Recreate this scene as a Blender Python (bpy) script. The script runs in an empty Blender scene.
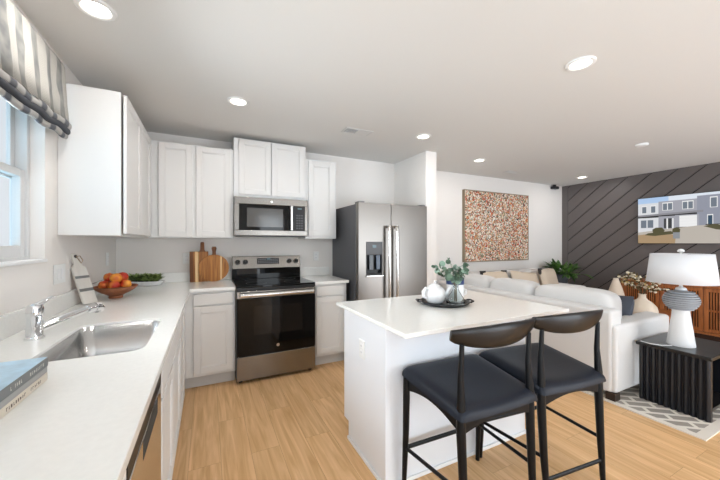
import bpy, bmesh, math, random
from mathutils import Vector, Matrix
PI = math.pi
rnd = random.Random(7)
SC = bpy.context.scene
COL = SC.collection

# ---------------------------------------------------------------- camera, world, sun, exposure
cam_d = bpy.data.cameras.new('camera'); cam = bpy.data.objects.new('camera', cam_d); COL.objects.link(cam)
cam.location = (0.8024, -3.7683, 1.3289)
cam.rotation_euler = (PI / 2, 0, -0.456)
cam_d.sensor_width = 36; cam_d.lens = 310.48 / 720 * 36; cam_d.shift_y = 2.33 / 720
cam_d.clip_start = 0.02; cam_d.clip_end = 200
SC.camera = cam

w = bpy.data.worlds.new('world'); SC.world = w; w.use_nodes = True
nt = w.node_tree; nt.nodes.clear()
wo = nt.nodes.new('ShaderNodeOutputWorld'); bg = nt.nodes.new('ShaderNodeBackground')
bg.inputs['Color'].default_value = (0.88, 0.94, 1.0, 1); bg.inputs['Strength'].default_value = 0.7
nt.links.new(bg.outputs[0], wo.inputs['Surface'])
SC.view_settings.view_transform = 'Standard'; SC.view_settings.look = 'None'
SC.view_settings.gamma = 1; SC.view_settings.use_curve_mapping = False
SC.view_settings.exposure = 0.31
DOWNLIGHT_W = 3.4
SUN_W = 40.0
WINDOW_W = 17.0
LEFT_FILL_W = 50.0
REAR_W = 92.0
LENS_EMIT = 6.0

# blue-tinted sun added behind the viewer; its floor patch bounces light up to the ceiling
sun_d = bpy.data.lights.new('sun', 'SUN'); sun_d.energy = SUN_W; sun_d.angle = math.radians(2); sun_d.color = (.42, .74, 1.7)
sun = bpy.data.objects.new('sun', sun_d); COL.objects.link(sun); sun.rotation_euler = (math.radians(32), 0, math.radians(14))

# daylight at kitchen window and rear door, plus fill lamps added behind the viewer
def daylight(name, loc, rot, sx, sy, power, spread=180):
    d = bpy.data.lights.new(name, 'AREA'); d.shape = 'RECTANGLE'; d.size = sx; d.size_y = sy; d.energy = power; d.color = (.86, .94, 1.0); d.spread = math.radians(spread)
    o = bpy.data.objects.new(name, d); COL.objects.link(o); o.location = loc; o.rotation_euler = rot
H_PI = math.pi / 2
daylight('window_daylight', (-.16, -2.1, 1.62), (0, -H_PI, 0), .75, .6, WINDOW_W, 112)
daylight('added_left_fill', (-.16, -5.25, 1.08), (0, -H_PI, 0), 2.1, 2.1, LEFT_FILL_W)  # fill lamp added to brighten the island end; no known door here
daylight('added_rear_fill', (5.35, -6.76, 1.08), (H_PI, 0, 0), 3.2, 2.1, REAR_W)  # fill lamp added to light the room from behind; no known window
daylight('rear_door_daylight', (2.55, -6.76, 1.08), (H_PI, 0, 0), .68, 2.1, REAR_W * .25)

# ---------------------------------------------------------------- helpers
def lin(c):
    def f(v):
        v /= 255.0
        return v / 12.92 if v <= 0.04045 else ((v + 0.055) / 1.055) ** 2.4
    return (f(c[0]), f(c[1]), f(c[2]), 1)

class N:
    """tiny node-tree helper"""
    def __init__(s, m): s.t = m.node_tree
    def a(s, typ, **kw):
        n = s.t.nodes.new(typ)
        for k, v in kw.items(): setattr(n, k, v)
        return n
    def l(s, a, b): s.t.links.new(a, b)

def mat(name, rgb, rough=0.5, metal=0.0, spec=0.5, bump=0.0, bscale=200, vary=0.0, vscale=4, stretch=None, coat=0.0, emit=None, estr=0.0, trans=0.0, ior=1.45, sheen=0.0):
    m = bpy.data.materials.new(name); m.use_nodes = True
    n = N(m); p = m.node_tree.nodes['Principled BSDF']
    p.inputs['Base Color'].default_value = lin(rgb); p.inputs['Roughness'].default_value = rough
    p.inputs['Metallic'].default_value = metal; p.inputs['Specular IOR Level'].default_value = spec
    p.inputs['Coat Weight'].default_value = coat; p.inputs['Transmission Weight'].default_value = trans
    p.inputs['IOR'].default_value = ior; p.inputs['Sheen Weight'].default_value = sheen
    if emit: p.inputs['Emission Color'].default_value = lin(emit); p.inputs['Emission Strength'].default_value = estr
    if vary or bump:
        tc = n.a('ShaderNodeTexCoord'); mp = n.a('ShaderNodeMapping')
        n.l(tc.outputs['Object'], mp.inputs['Vector'])
        if stretch: mp.inputs['Scale'].default_value = stretch
    if vary:
        tx = n.a('ShaderNodeTexNoise'); tx.inputs['Scale'].default_value = vscale; tx.inputs['Detail'].default_value = 5
        n.l(mp.outputs[0], tx.inputs['Vector'])
        mr = n.a('ShaderNodeMapRange'); mr.inputs['From Min'].default_value = .3; mr.inputs['From Max'].default_value = .7
        mr.inputs['To Min'].default_value = 1 - vary; mr.inputs['To Max'].default_value = 1 + vary
        n.l(tx.outputs['Fac'], mr.inputs['Value'])
        mx = n.a('ShaderNodeVectorMath', operation='SCALE'); mx.inputs[0].default_value = lin(rgb)[:3]
        n.l(mr.outputs[0], mx.inputs['Scale']); n.l(mx.outputs[0], p.inputs['Base Color'])
    if bump:
        tb = n.a('ShaderNodeTexNoise'); tb.inputs['Scale'].default_value = bscale; tb.inputs['Detail'].default_value = 3
        n.l(mp.outputs[0], tb.inputs['Vector'])
        b = n.a('ShaderNodeBump'); b.inputs['Strength'].default_value = bump; b.inputs['Distance'].default_value = 0.002
        n.l(tb.outputs['Fac'], b.inputs['Height']); n.l(b.outputs[0], p.inputs['Normal'])
    return m

class MB:
    """collects geometry; build() links it as ONE mesh object"""
    def __init__(s): s.v = []; s.f = []; s.m = []; s.x = Matrix()
    def add(s, vs, fs, mi=0):
        k = len(s.v); s.v += [tuple(s.x @ Vector(q)) for q in vs]
        s.f += [tuple(i + k for i in f) for f in fs]; s.m += [mi] * len(fs); return s
    def box(s, x0, y0, z0, x1, y1, z1, mi=0):
        vs = [(x, y, z) for z in (z0, z1) for y in (y0, y1) for x in (x0, x1)]
        return s.add(vs, [(0, 2, 3, 1), (4, 5, 7, 6), (0, 1, 5, 4), (2, 6, 7, 3), (0, 4, 6, 2), (1, 3, 7, 5)], mi)
    def prism(s, poly, axis, a, b, mi=0):
        """extrude a 2D polygon along an axis: 0 -> (y,z) 1 -> (x,z) 2 -> (x,y)"""
        def P(q, t): return [(t, q[0], q[1]), (q[0], t, q[1]), (q[0], q[1], t)][axis]
        n = len(poly)
        vs = [P(q, a) for q in poly] + [P(q, b) for q in poly]
        fs = [tuple(range(n))[::-1], tuple(range(n, 2 * n))] + [(i, (i + 1) % n, n + (i + 1) % n, n + i) for i in range(n)]
        return s.add(vs, fs, mi)
    def lathe(s, prof, c=(0, 0, 0), n=32, mi=0, cap=True, sy=1.0):
        vs = []; fs = []
        for r, z in prof:
            for i in range(n):
                t = 2 * PI * i / n; vs.append((c[0] + r * math.cos(t), c[1] + r * math.sin(t) * sy, c[2] + z))
        for k in range(len(prof) - 1):
            for i in range(n):
                j = (i + 1) % n; fs.append((k * n + i, k * n + j, (k + 1) * n + j, (k + 1) * n + i))
        if cap:
            fs.append(tuple(range(n))[::-1]); fs.append(tuple(range((len(prof) - 1) * n, len(prof) * n)))
        return s.add(vs, fs, mi)
    def tube(s, pts, r, n=12, mi=0, sq=None):
        """swept tube; r number or list; sq=(a,b) makes the section an ellipse a by b"""
        pts = [Vector(q) for q in pts]; R = r if isinstance(r, (list, tuple)) else [r] * len(pts)
        vs = []; fs = []; up = None
        for i, q in enumerate(pts):
            d = (pts[min(i + 1, len(pts) - 1)] - pts[max(i - 1, 0)]).normalized()
            if up is None:
                up = Vector((0, 0, 1)) if abs(d.z) < .9 else Vector((0, 1, 0))
            a = d.cross(up).normalized(); b = a.cross(d).normalized(); up = b
            for k in range(n):
                t = 2 * PI * k / n
                ca, cb = (sq if sq else (1, 1))
                vs.append(tuple(q + a * (R[i] * ca * math.cos(t)) + b * (R[i] * cb * math.sin(t))))
        for i in range(len(pts) - 1):
            for k in range(n):
                j = (k + 1) % n; fs.append((i * n + k, i * n + j, (i + 1) * n + j, (i + 1) * n + k))
        fs.append(tuple(range(n))[::-1]); fs.append(tuple(range((len(pts) - 1) * n, len(pts) * n)))
        return s.add(vs, fs, mi)
    def ball(s, c, r, n=16, mi=0, sx=1, sy=1, sz=1, f=None):
        prof = []
        h = n // 2
        vs = [(c[0], c[1], c[2] - r * sz)]; fs = []
        for k in range(1, h):
            ph = -PI / 2 + PI * k / h
            for i in range(n):
                t = 2 * PI * i / n; q = Vector((r * sx * math.cos(ph) * math.cos(t), r * sy * math.cos(ph) * math.sin(t), r * sz * math.sin(ph)))
                if f: q = f(q)
                vs.append((c[0] + q.x, c[1] + q.y, c[2] + q.z))
        vs.append((c[0], c[1], c[2] + r * sz)); last = len(vs) - 1
        for i in range(n):
            j = (i + 1) % n; fs.append((0, 1 + j, 1 + i)); fs.append((last, last - n + i, last - n + j))
        for k in range(h - 2):
            for i in range(n):
                j = (i + 1) % n; fs.append((1 + k * n + i, 1 + k * n + j, 1 + (k + 1) * n + j, 1 + (k + 1) * n + i))
        return s.add(vs, fs, mi)
    def cushion(s, c, dims, e=4.0, n=10, puff=0.0, mi=0):
        """soft rounded block (super-ellipsoid of a cube), c = centre, dims = full sizes"""
        vs = []; fs = []; idx = {}
        def vert(p):
            k = tuple(round(q, 5) for q in p)
            if k not in idx:
                L = (abs(p[0]) ** e + abs(p[1]) ** e + abs(p[2]) ** e) ** (1 / e)
                q = [t / L for t in p]
                idx[k] = len(vs)
                b = 1 + puff * math.cos(q[0] * PI / 2) * math.cos(q[1] * PI / 2)
                vs.append((c[0] + q[0] * dims[0] / 2, c[1] + q[1] * dims[1] / 2, c[2] + q[2] * dims[2] / 2 * b))
            return idx[k]
        for ax in range(3):
            for sg in (-1, 1):
                for i in range(n):
                    for j in range(n):
                        quad = []
                        for a, b in ((i, j), (i + 1, j), (i + 1, j + 1), (i, j + 1)):
                            u = math.tan((2 * a / n - 1) * PI / 4); t = math.tan((2 * b / n - 1) * PI / 4)
                            p = [0, 0, 0]; p[ax] = sg; p[(ax + 1) % 3] = u; p[(ax + 2) % 3] = t
                            quad.append(vert(p))
                        fs.append(tuple(quad) if sg > 0 else tuple(quad[::-1]))
        return s.add(vs, fs, mi)
    def pillow(s, w, h, t, n=14, mi=0):
        """square throw pillow in the local x-z plane, thickness along y, pinched corners"""
        vs = []; fs = []
        for sd in (1, -1):
            for i in range(n + 1):
                for j in range(n + 1):
                    u = 2 * i / n - 1; v = 2 * j / n - 1
                    th = t / 2 * ((1 - u ** 4) * (1 - v ** 4)) ** .5
                    k = 1 - .06 * (1 - max(abs(u), abs(v)) ** 2) - .05 * (abs(abs(u) - abs(v)) if max(abs(u), abs(v)) > .9 else .0)
                    vs.append((u * w / 2 * k, sd * th, v * h / 2 * k))
        M = (n + 1) * (n + 1)
        for i in range(n):
            for j in range(n):
                a = i * (n + 1) + j; q = (a, a + n + 1, a + n + 2, a + 1)
                fs.append(q[::-1]); fs.append(tuple(t_ + M for t_ in q))
        return s.add(vs, fs, mi)
    def build(s, name, m, parent=None, bevel=0.0, seg=2, smooth=True, angle=35, loc=None, weld=False):
        me = bpy.data.meshes.new(name); me.from_pydata(s.v, [], s.f)
        ms = m if isinstance(m, (list, tuple)) else [m]
        for q in ms: me.materials.append(q)
        me.polygons.foreach_set('material_index', s.m)
        bm = bmesh.new(); bm.from_mesh(me)
        if weld: bmesh.ops.remove_doubles(bm, verts=bm.verts, dist=1e-5)
        bmesh.ops.recalc_face_normals(bm, faces=bm.faces)
        bm.to_mesh(me); bm.free()
        if smooth:
            me.polygons.foreach_set('use_smooth', [True] * len(me.polygons))
            me.set_sharp_from_angle(angle=math.radians(angle))
        o = bpy.data.objects.new(name, me); COL.objects.link(o)
        if parent: o.parent = parent
        if loc: o.location = loc
        if bevel:
            b = o.modifiers.new('bevel', 'BEVEL'); b.width = bevel; b.segments = seg; b.limit_method = 'ANGLE'; b.angle_limit = math.radians(40)
            b.harden_normals = False
        return o

def box(name, m, parent, x0, y0, z0, x1, y1, z1, bevel=0.0, seg=2):
    return MB().box(x0, y0, z0, x1, y1, z1).build(name, m, parent, bevel, seg)

def tag(o, label, cat, group=None):
    o['label'] = label; o['category'] = cat
    if group: o['group'] = group
    return o
def thing(name, label, cat, loc=(0, 0, 0), rz=0, group=None):
    o = bpy.data.objects.new(name, None); o.empty_display_size = .1; COL.objects.link(o)
    o.location = loc; o.rotation_euler = (0, 0, rz)
    return tag(o, label, cat, group)
def struct(o): o['kind'] = 'structure'; return o
def dup(root, loc, rz, label=None):
    r = root.copy(); COL.objects.link(r); r.location = loc; r.rotation_euler = (0, 0, rz)
    if label: r['label'] = label
    for ch in list(root.children):
        c = ch.copy(); COL.objects.link(c); c.parent = r
        for g in list(ch.children):
            d = g.copy(); COL.objects.link(d); d.parent = c
    return r

# ---------------------------------------------------------------- materials
M_wall = mat('wall_paint', (233, 228, 223), .75, bump=.05, bscale=260)
M_ceil = mat('ceiling_paint', (222, 220, 216), .85, bump=.08, bscale=180)
M_cab = mat('cabinet_white', (224, 222, 219), .38)
M_cabbox = mat('cabinet_side_white', (226, 225, 223), .42)
M_toe = mat('toe_kick', (205, 204, 202), .5)
M_gap = mat('shadow_gap', (60, 57, 54), .8)
M_trim = mat('trim_white', (240, 240, 240), .35)
M_sash = mat('vinyl_sash', (212, 212, 211), .4)
M_isl = mat('island_white', (234, 236, 240), .4)
M_quartz = mat('white_quartz', (237, 236, 232), .16, vary=.02, vscale=60, spec=.5)
M_steel = mat('brushed_steel', (142, 138, 133), .25, 1.0, bump=.04, bscale=90, stretch=(1, 1, 40))
M_fsteel = mat('fridge_steel', (132, 127, 122), .3, 1.0, bump=.04, bscale=90, stretch=(1, 1, 40))
M_steel_h = mat('brushed_steel_bright', (214, 212, 209), .22, 1.0)
M_sink = mat('satin_sink_steel', (196, 196, 196), .24, 1.0, bump=.03, bscale=60, stretch=(8, 8, .3))
M_chrome = mat('chrome', (232, 233, 235), .05, 1.0)
M_fridgeside = mat('fridge_side_grey', (88, 88, 91), .45, .3)
M_blackglass = mat('black_glass', (6, 6, 7), .04, spec=.3)
M_ovenwin = mat('oven_window_glass', (22, 18, 15), .05, spec=.35)
M_blackplastic = mat('black_plastic', (20, 20, 21), .4)
M_darkplastic = mat('grey_plastic', (84, 84, 86), .4)
M_buttons = mat('control_grey', (120, 120, 122), .5)
M_display = mat('display_grey', (60, 66, 70), .2, emit=(150, 190, 200), estr=.25)
M_blackwood = mat('black_stained_wood', (9, 10, 13), .38, spec=.28, vary=.15, vscale=10, stretch=(1, 1, .1))
M_railwood = mat('dark_brown_rail', (17, 14, 13), .34, spec=.4, coat=.1, vary=.25, vscale=12, stretch=(.3, 1, 1))
M_leather = mat('navy_black_leather', (19, 24, 35), .45, spec=.35, bump=.25, bscale=320)
M_sofa = mat('sofa_linen', (210, 208, 206), .95, bump=.3, bscale=420, vary=.02, vscale=200, sheen=.2)
M_sofa2 = mat('sofa_cushion_linen', (213, 211, 209), .95, bump=.3, bscale=420, vary=.02, vscale=180, sheen=.2)
M_darkfoot = mat('dark_sofa_foot', (46, 34, 28), .5)
M_slate = mat('slate_blue_fabric', (76, 80, 90), .9, bump=.3, bscale=300)
M_tan = mat('oat_fabric', (206, 190, 170), .95, bump=.3, bscale=300)
M_tassel = mat('charcoal_fabric', (50, 45, 44), .9)
M_planter = mat('charcoal_planter', (66, 69, 75), .6, vary=.08, vscale=8)
M_soil = mat('potting_soil', (50, 38, 28), .95)
M_leaf = mat('fern_green', (84, 122, 52), .5, vary=.35, vscale=9)
M_leafd = mat('leaf_dark', (56, 90, 38), .5, vary=.3, vscale=9)
M_euc = mat('eucalyptus_green', (96, 118, 98), .6, vary=.2, vscale=20)
M_stem = mat('plant_stem', (96, 84, 58), .7)
M_ceramic = mat('white_ceramic', (236, 236, 236), .18, coat=.4)
M_matte_cer = mat('matte_white_ceramic', (214, 214, 214), .6)
M_grey_cer = mat('ridged_grey_ceramic', (150, 152, 156), .7, vary=.08, vscale=20)
M_cream_cer = mat('cream_stoneware', (222, 207, 188), .7, vary=.04, vscale=10)
M_navy = mat('navy_glaze', (40, 58, 100), .3)
M_shade = mat('white_linen_shade', (212, 213, 216), .9, bump=.1, bscale=400)
M_goldwood = mat('tan_wood_knob', (200, 172, 132), .5)
M_bowl = mat('carved_brown_wood', (150, 92, 60), .55, vary=.12, vscale=30, bump=.4, bscale=140)
M_black = mat('matte_black_metal', (36, 36, 38), .45)
M_fluted = mat('black_fluted_wood', (11, 13, 20), .38, coat=.1)
M_sidetop = mat('black_oak_top', (27, 25, 25), .32, coat=.15, vary=.3, vscale=14, stretch=(1, .1, 1))
M_white = mat('plain_white', (238, 238, 236), .45)
M_slot = mat('outlet_slot', (120, 118, 116), .5)
M_lens = mat('downlight_lens', (255, 250, 240), .5, emit=(255, 246, 232), estr=LENS_EMIT)
M_ventdark = mat('vent_recess', (52, 50, 49), .8)
M_vent = mat('vent_white', (214, 212, 208), .6)
M_glass = bpy.data.materials.new('window_glass'); M_glass.use_nodes = True
_n = N(M_glass); M_glass.node_tree.nodes.clear()
_o = _n.a('ShaderNodeOutputMaterial'); _t = _n.a('ShaderNodeBsdfTransparent'); _g = _n.a('ShaderNodeBsdfGlossy'); _x = _n.a('ShaderNodeMixShader')
_g.inputs['Roughness'].default_value = .02; _x.inputs[0].default_value = .06
_n.l(_t.outputs[0], _x.inputs[1]); _n.l(_g.outputs[0], _x.inputs[2]); _n.l(_x.outputs[0], _o.inputs[0])
M_clear = mat('clear_glass', (250, 255, 255), .0, trans=1.0, ior=1.42)

def wood(name, c1, c2, scale=6, stretch=(1, 1, .08), rough=.45, dist=2.0):
    m = bpy.data.materials.new(name); m.use_nodes = True; n = N(m); p = m.node_tree.nodes['Principled BSDF']
    tc = n.a('ShaderNodeTexCoord'); mp = n.a('ShaderNodeMapping'); mp.inputs['Scale'].default_value = stretch
    n.l(tc.outputs['Object'], mp.inputs['Vector'])
    tx = n.a('ShaderNodeTexNoise'); tx.inputs['Scale'].default_value = scale; tx.inputs['Detail'].default_value = 8; tx.inputs['Distortion'].default_value = dist
    n.l(mp.outputs[0], tx.inputs['Vector'])
    cr = n.a('ShaderNodeValToRGB'); cr.color_ramp.elements[0].color = lin(c1); cr.color_ramp.elements[1].color = lin(c2)
    cr.color_ramp.elements[0].position = .35; cr.color_ramp.elements[1].position = .68
    n.l(tx.outputs['Fac'], cr.inputs[0]); n.l(cr.outputs[0], p.inputs['Base Color']); p.inputs['Roughness'].default_value = rough
    return m
M_board = wood('acacia_board', (132, 82, 42), (186, 130, 76), 26, (1, 1, .06))
M_board2 = wood('warm_acacia_board', (140, 86, 42), (198, 138, 76), 30, (1, 1, .05))
M_boardd = wood('walnut_strip', (92, 54, 28), (140, 88, 50), 26, (1, 1, .06))
M_boardl = wood('pale_sapwood_strip', (222, 184, 128), (242, 212, 164), 26, (1, 1, .06))
M_credwood = wood('honey_walnut', (140, 78, 38), (184, 112, 60), 18, (1, 1, .08), .4)
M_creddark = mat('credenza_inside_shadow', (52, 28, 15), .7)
M_paddle = mat('whitewashed_wood', (214, 208, 200), .7, vary=.06, vscale=30, stretch=(1, 1, .1))
M_paddleg = mat('grey_inlay', (120, 120, 118), .7)

def floor_mat():
    m = bpy.data.materials.new('light_oak_planks'); m.use_nodes = True; n = N(m); p = m.node_tree.nodes['Principled BSDF']
    tc = n.a('ShaderNodeTexCoord'); sp = n.a('ShaderNodeSeparateXYZ'); cb = n.a('ShaderNodeCombineXYZ')
    n.l(tc.outputs['Object'], sp.inputs[0]); n.l(sp.outputs['Y'], cb.inputs['X']); n.l(sp.outputs['X'], cb.inputs['Y'])
    br = n.a('ShaderNodeTexBrick'); br.inputs['Scale'].default_value = 1; br.inputs['Brick Width'].default_value = 1.25
    br.inputs['Row Height'].default_value = .175; br.inputs['Mortar Size'].default_value = .0009; br.inputs['Mortar Smooth'].default_value = .2
    br.inputs['Color1'].default_value = (0, 0, 0, 1); br.inputs['Color2'].default_value = (1, 1, 1, 1); br.inputs['Mortar'].default_value = (.5, .5, .5, 1)
    br.offset = .37; br.offset_frequency = 2
    n.l(cb.outputs[0], br.inputs['Vector'])
    mp = n.a('ShaderNodeMapping'); mp.inputs['Scale'].default_value = (26, 1.6, 1); n.l(tc.outputs['Object'], mp.inputs['Vector'])
    ad = n.a('ShaderNodeVectorMath', operation='ADD'); n.l(mp.outputs[0], ad.inputs[0])
    sc = n.a('ShaderNodeVectorMath', operation='SCALE'); sc.inputs['Scale'].default_value = 17; n.l(br.outputs['Color'], sc.inputs[0]); n.l(sc.outputs[0], ad.inputs[1])
    g = n.a('ShaderNodeTexNoise'); g.inputs['Scale'].default_value = 1.0; g.inputs['Detail'].default_value = 7; g.inputs['Distortion'].default_value = 1.2
    n.l(ad.outputs[0], g.inputs['Vector'])
    cr = n.a('ShaderNodeValToRGB'); cr.color_ramp.elements[0].position = .3; cr.color_ramp.elements[1].position = .7
    cr.color_ramp.elements[0].color = lin((202, 156, 106)); cr.color_ramp.elements[1].color = lin((234, 194, 146))
    n.l(g.outputs['Fac'], cr.inputs[0])
    hv = n.a('ShaderNodeHueSaturation'); n.l(cr.outputs[0], hv.inputs['Color'])
    mr = n.a('ShaderNodeMapRange'); mr.inputs['To Min'].default_value = .94; mr.inputs['To Max'].default_value = 1.05
    n.l(br.outputs['Color'], mr.inputs['Value']); n.l(mr.outputs[0], hv.inputs['Value'])
    mx = n.a('ShaderNodeMix', data_type='RGBA'); mx.inputs['B'].default_value = lin((168, 126, 84))
    n.l(br.outputs['Fac'], mx.inputs['Factor']); n.l(hv.outputs[0], mx.inputs['A'])
    n.l(mx.outputs['Result'], p.inputs['Base Color']); p.inputs['Roughness'].default_value = .42
    p.inputs['Specular IOR Level'].default_value = .35
    return m
M_floor = floor_mat()

def accent_mat():
    return mat('charcoal_accent_paint', (98, 91, 89), .42, bump=.06, bscale=160)
M_accent = accent_mat(); M_groove = mat('accent_groove', (26, 23, 23), .7)

def splatter_mat():
    m = bpy.data.materials.new('splattered_paint'); m.use_nodes = True; n = N(m); p = m.node_tree.nodes['Principled BSDF']
    tc = n.a('ShaderNodeTexCoord')
    nz = n.a('ShaderNodeTexNoise'); nz.inputs['Scale'].default_value = 16; nz.inputs['Detail'].default_value = 4
    n.l(tc.outputs['Object'], nz.inputs['Vector'])
    sc = n.a('ShaderNodeVectorMath', operation='SCALE'); sc.inputs['Scale'].default_value = .09; n.l(nz.outputs['Color'], sc.inputs[0])
    ad = n.a('ShaderNodeVectorMath', operation='ADD'); n.l(tc.outputs['Object'], ad.inputs[0]); n.l(sc.outputs[0], ad.inputs[1])
    def layer(scale, cols):
        v = n.a('ShaderNodeTexVoronoi'); v.inputs['Scale'].default_value = scale; n.l(ad.outputs[0], v.inputs['Vector'])
        cr = n.a('ShaderNodeValToRGB'); cr.color_ramp.interpolation = 'CONSTANT'
        e = cr.color_ramp.elements
        while len(e) < len(cols): e.new(.5)
        for i, c in enumerate(cols): e[i].position = i / len(cols); e[i].color = lin(c)
        s_ = n.a('ShaderNodeSeparateColor'); n.l(v.outputs['Color'], s_.inputs[0]); n.l(s_.outputs[0], cr.inputs[0])
        return cr, s_
    A, _ = layer(38, [(214, 196, 170), (190, 96, 52), (58, 50, 46), (226, 214, 196), (150, 128, 104), (196, 124, 84), (236, 226, 210), (120, 116, 92), (188, 84, 58), (206, 178, 146), (134, 132, 104), (222, 208, 190)])
    B, sb = layer(60, [(232, 222, 206), (196, 98, 56), (52, 46, 44), (216, 190, 150), (112, 120, 110), (236, 232, 224), (182, 60, 46), (214, 150, 90), (124, 128, 100), (230, 222, 208)])
    gt = n.a('ShaderNodeMath', operation='GREATER_THAN'); gt.inputs[1].default_value = .45; n.l(sb.outputs[1], gt.inputs[0])
    mx = n.a('ShaderNodeMix', data_type='RGBA'); n.l(gt.outputs[0], mx.inputs['Factor']); n.l(A.outputs[0], mx.inputs['A']); n.l(B.outputs[0], mx.inputs['B'])
    n.l(mx.outputs['Result'], p.inputs['Base Color']); p.inputs['Roughness'].default_value = .6
    return m
M_splat = splatter_mat()
M_artframe = mat('champagne_frame', (150, 134, 112), .4, .4)

def valance_mat():
    m = bpy.data.materials.new('striped_dotted_linen'); m.use_nodes = True; n = N(m); p = m.node_tree.nodes['Principled BSDF']
    tc = n.a('ShaderNodeTexCoord'); sp = n.a('ShaderNodeSeparateXYZ'); n.l(tc.outputs['Object'], sp.inputs[0])
    nz = n.a('ShaderNodeTexNoise'); nz.inputs['Scale'].default_value = 9; nz.inputs['Detail'].default_value = 2; n.l(tc.outputs['Object'], nz.inputs['Vector'])
    wob = n.a('ShaderNodeMath', operation='MULTIPLY_ADD'); wob.inputs[1].default_value = .05; n.l(nz.outputs['Fac'], wob.inputs[0]); n.l(sp.outputs['Y'], wob.inputs[2])
    k = n.a('ShaderNodeMath', operation='MULTIPLY'); k.inputs[1].default_value = 2 * PI / .135; n.l(wob.outputs[0], k.inputs[0])
    s_ = n.a('ShaderNodeMath', operation='SINE'); n.l(k.outputs[0], s_.inputs[0])
    st = n.a('ShaderNodeMapRange'); st.inputs['From Min'].default_value = -.1; st.inputs['From Max'].default_value = .1; n.l(s_.outputs[0], st.inputs['Value'])
    ck = n.a('ShaderNodeTexChecker'); ck.inputs['Scale'].default_value = 190
    ck.inputs['Color1'].default_value = lin((192, 189, 181)); ck.inputs['Color2'].default_value = lin((156, 153, 146)); n.l(tc.outputs['Object'], ck.inputs['Vector'])
    n2 = n.a('ShaderNodeTexNoise'); n2.inputs['Scale'].default_value = 14; n.l(tc.outputs['Object'], n2.inputs['Vector'])
    gr = n.a('ShaderNodeValToRGB'); gr.color_ramp.elements[0].color = lin((118, 119, 119)); gr.color_ramp.elements[1].color = lin((150, 149, 143))
    gr.color_ramp.elements[0].position = .35; gr.color_ramp.elements[1].position = .65; n.l(n2.outputs['Fac'], gr.inputs[0])
    mx = n.a('ShaderNodeMix', data_type='RGBA'); n.l(st.outputs[0], mx.inputs['Factor']); n.l(ck.outputs['Color'], mx.inputs['A']); n.l(gr.outputs[0], mx.inputs['B'])
    n.l(mx.outputs['Result'], p.inputs['Base Color']); p.inputs['Roughness'].default_value = .9
    return m
M_val = valance_mat()
def fold_mat():
    m = bpy.data.materials.new('charcoal_hem_stripe'); m.use_nodes = True; n = N(m); p = m.node_tree.nodes['Principled BSDF']
    tc = n.a('ShaderNodeTexCoord'); sp = n.a('ShaderNodeSeparateXYZ'); n.l(tc.outputs['Object'], sp.inputs[0])
    k = n.a('ShaderNodeMath', operation='MULTIPLY'); k.inputs[1].default_value = 2 * PI / .135; n.l(sp.outputs['Y'], k.inputs[0])
    s_ = n.a('ShaderNodeMath', operation='SINE'); n.l(k.outputs[0], s_.inputs[0])
    cr = n.a('ShaderNodeValToRGB'); cr.color_ramp.elements[0].position = .0; cr.color_ramp.elements[1].position = .6
    cr.color_ramp.elements[0].color = lin((160, 158, 154)); cr.color_ramp.elements[1].color = lin((84, 86, 92)); n.l(s_.outputs[0], cr.inputs[0])
    n.l(cr.outputs[0], p.inputs['Base Color']); p.inputs['Roughness'].default_value = .9
    return m
M_fold = fold_mat()
M_bind = mat('charcoal_binding', (58, 60, 66), .9, bump=.2, bscale=300)

def rug_mat():
    m = bpy.data.materials.new('cream_grey_rug'); m.use_nodes = True; n = N(m); p = m.node_tree.nodes['Principled BSDF']
    tc = n.a('ShaderNodeTexCoord'); mp = n.a('ShaderNodeMapping'); mp.inputs['Rotation'].default_value = (0, 0, math.radians(38)); n.l(tc.outputs['Object'], mp.inputs['Vector'])
    br = n.a('ShaderNodeTexBrick'); br.inputs['Scale'].default_value = 1; br.inputs['Brick Width'].default_value = .19; br.inputs['Row Height'].default_value = .085
    br.inputs['Mortar Size'].default_value = .014; br.inputs['Mortar Smooth'].default_value = .05
    br.inputs['Color1'].default_value = lin((146, 138, 130)); br.inputs['Color2'].default_value = lin((162, 154, 145)); br.inputs['Mortar'].default_value = lin((224, 217, 206))
    n.l(mp.outputs[0], br.inputs['Vector'])
    n.l(br.outputs['Color'], p.inputs['Base Color']); p.inputs['Roughness'].default_value = .95
    tb = n.a('ShaderNodeTexNoise'); tb.inputs['Scale'].default_value = 260; n.l(tc.outputs['Object'], tb.inputs['Vector'])
    b = n.a('ShaderNodeBump'); b.inputs['Strength'].default_value = .5; b.inputs['Distance'].default_value = .003; n.l(tb.outputs['Fac'], b.inputs['Height']); n.l(b.outputs[0], p.inputs['Normal'])
    return m
M_rug = rug_mat(); M_rugb = mat('rug_border', (222, 214, 203), .95, bump=.4, bscale=260)

def fruit_mat():
    m = bpy.data.materials.new('peach_skin'); m.use_nodes = True; n = N(m); p = m.node_tree.nodes['Principled BSDF']
    tc = n.a('ShaderNodeTexCoord'); tx = n.a('ShaderNodeTexNoise'); tx.inputs['Scale'].default_value = 11; tx.inputs['Detail'].default_value = 2
    oi = n.a('ShaderNodeObjectInfo'); ad = n.a('ShaderNodeVectorMath', operation='ADD'); n.l(tc.outputs['Object'], ad.inputs[0]); n.l(oi.outputs['Random'], ad.inputs[1])
    n.l(ad.outputs[0], tx.inputs['Vector'])
    cr = n.a('ShaderNodeValToRGB'); cr.color_ramp.elements[0].color = lin((190, 48, 28)); cr.color_ramp.elements[1].color = lin((246, 168, 60))
    cr.color_ramp.elements[0].position = .4; cr.color_ramp.elements[1].position = .64; n.l(tx.outputs['Fac'], cr.inputs[0])
    n.l(cr.outputs[0], p.inputs['Base Color']); p.inputs['Roughness'].default_value = .5
    return m
M_fruit = fruit_mat()

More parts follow.
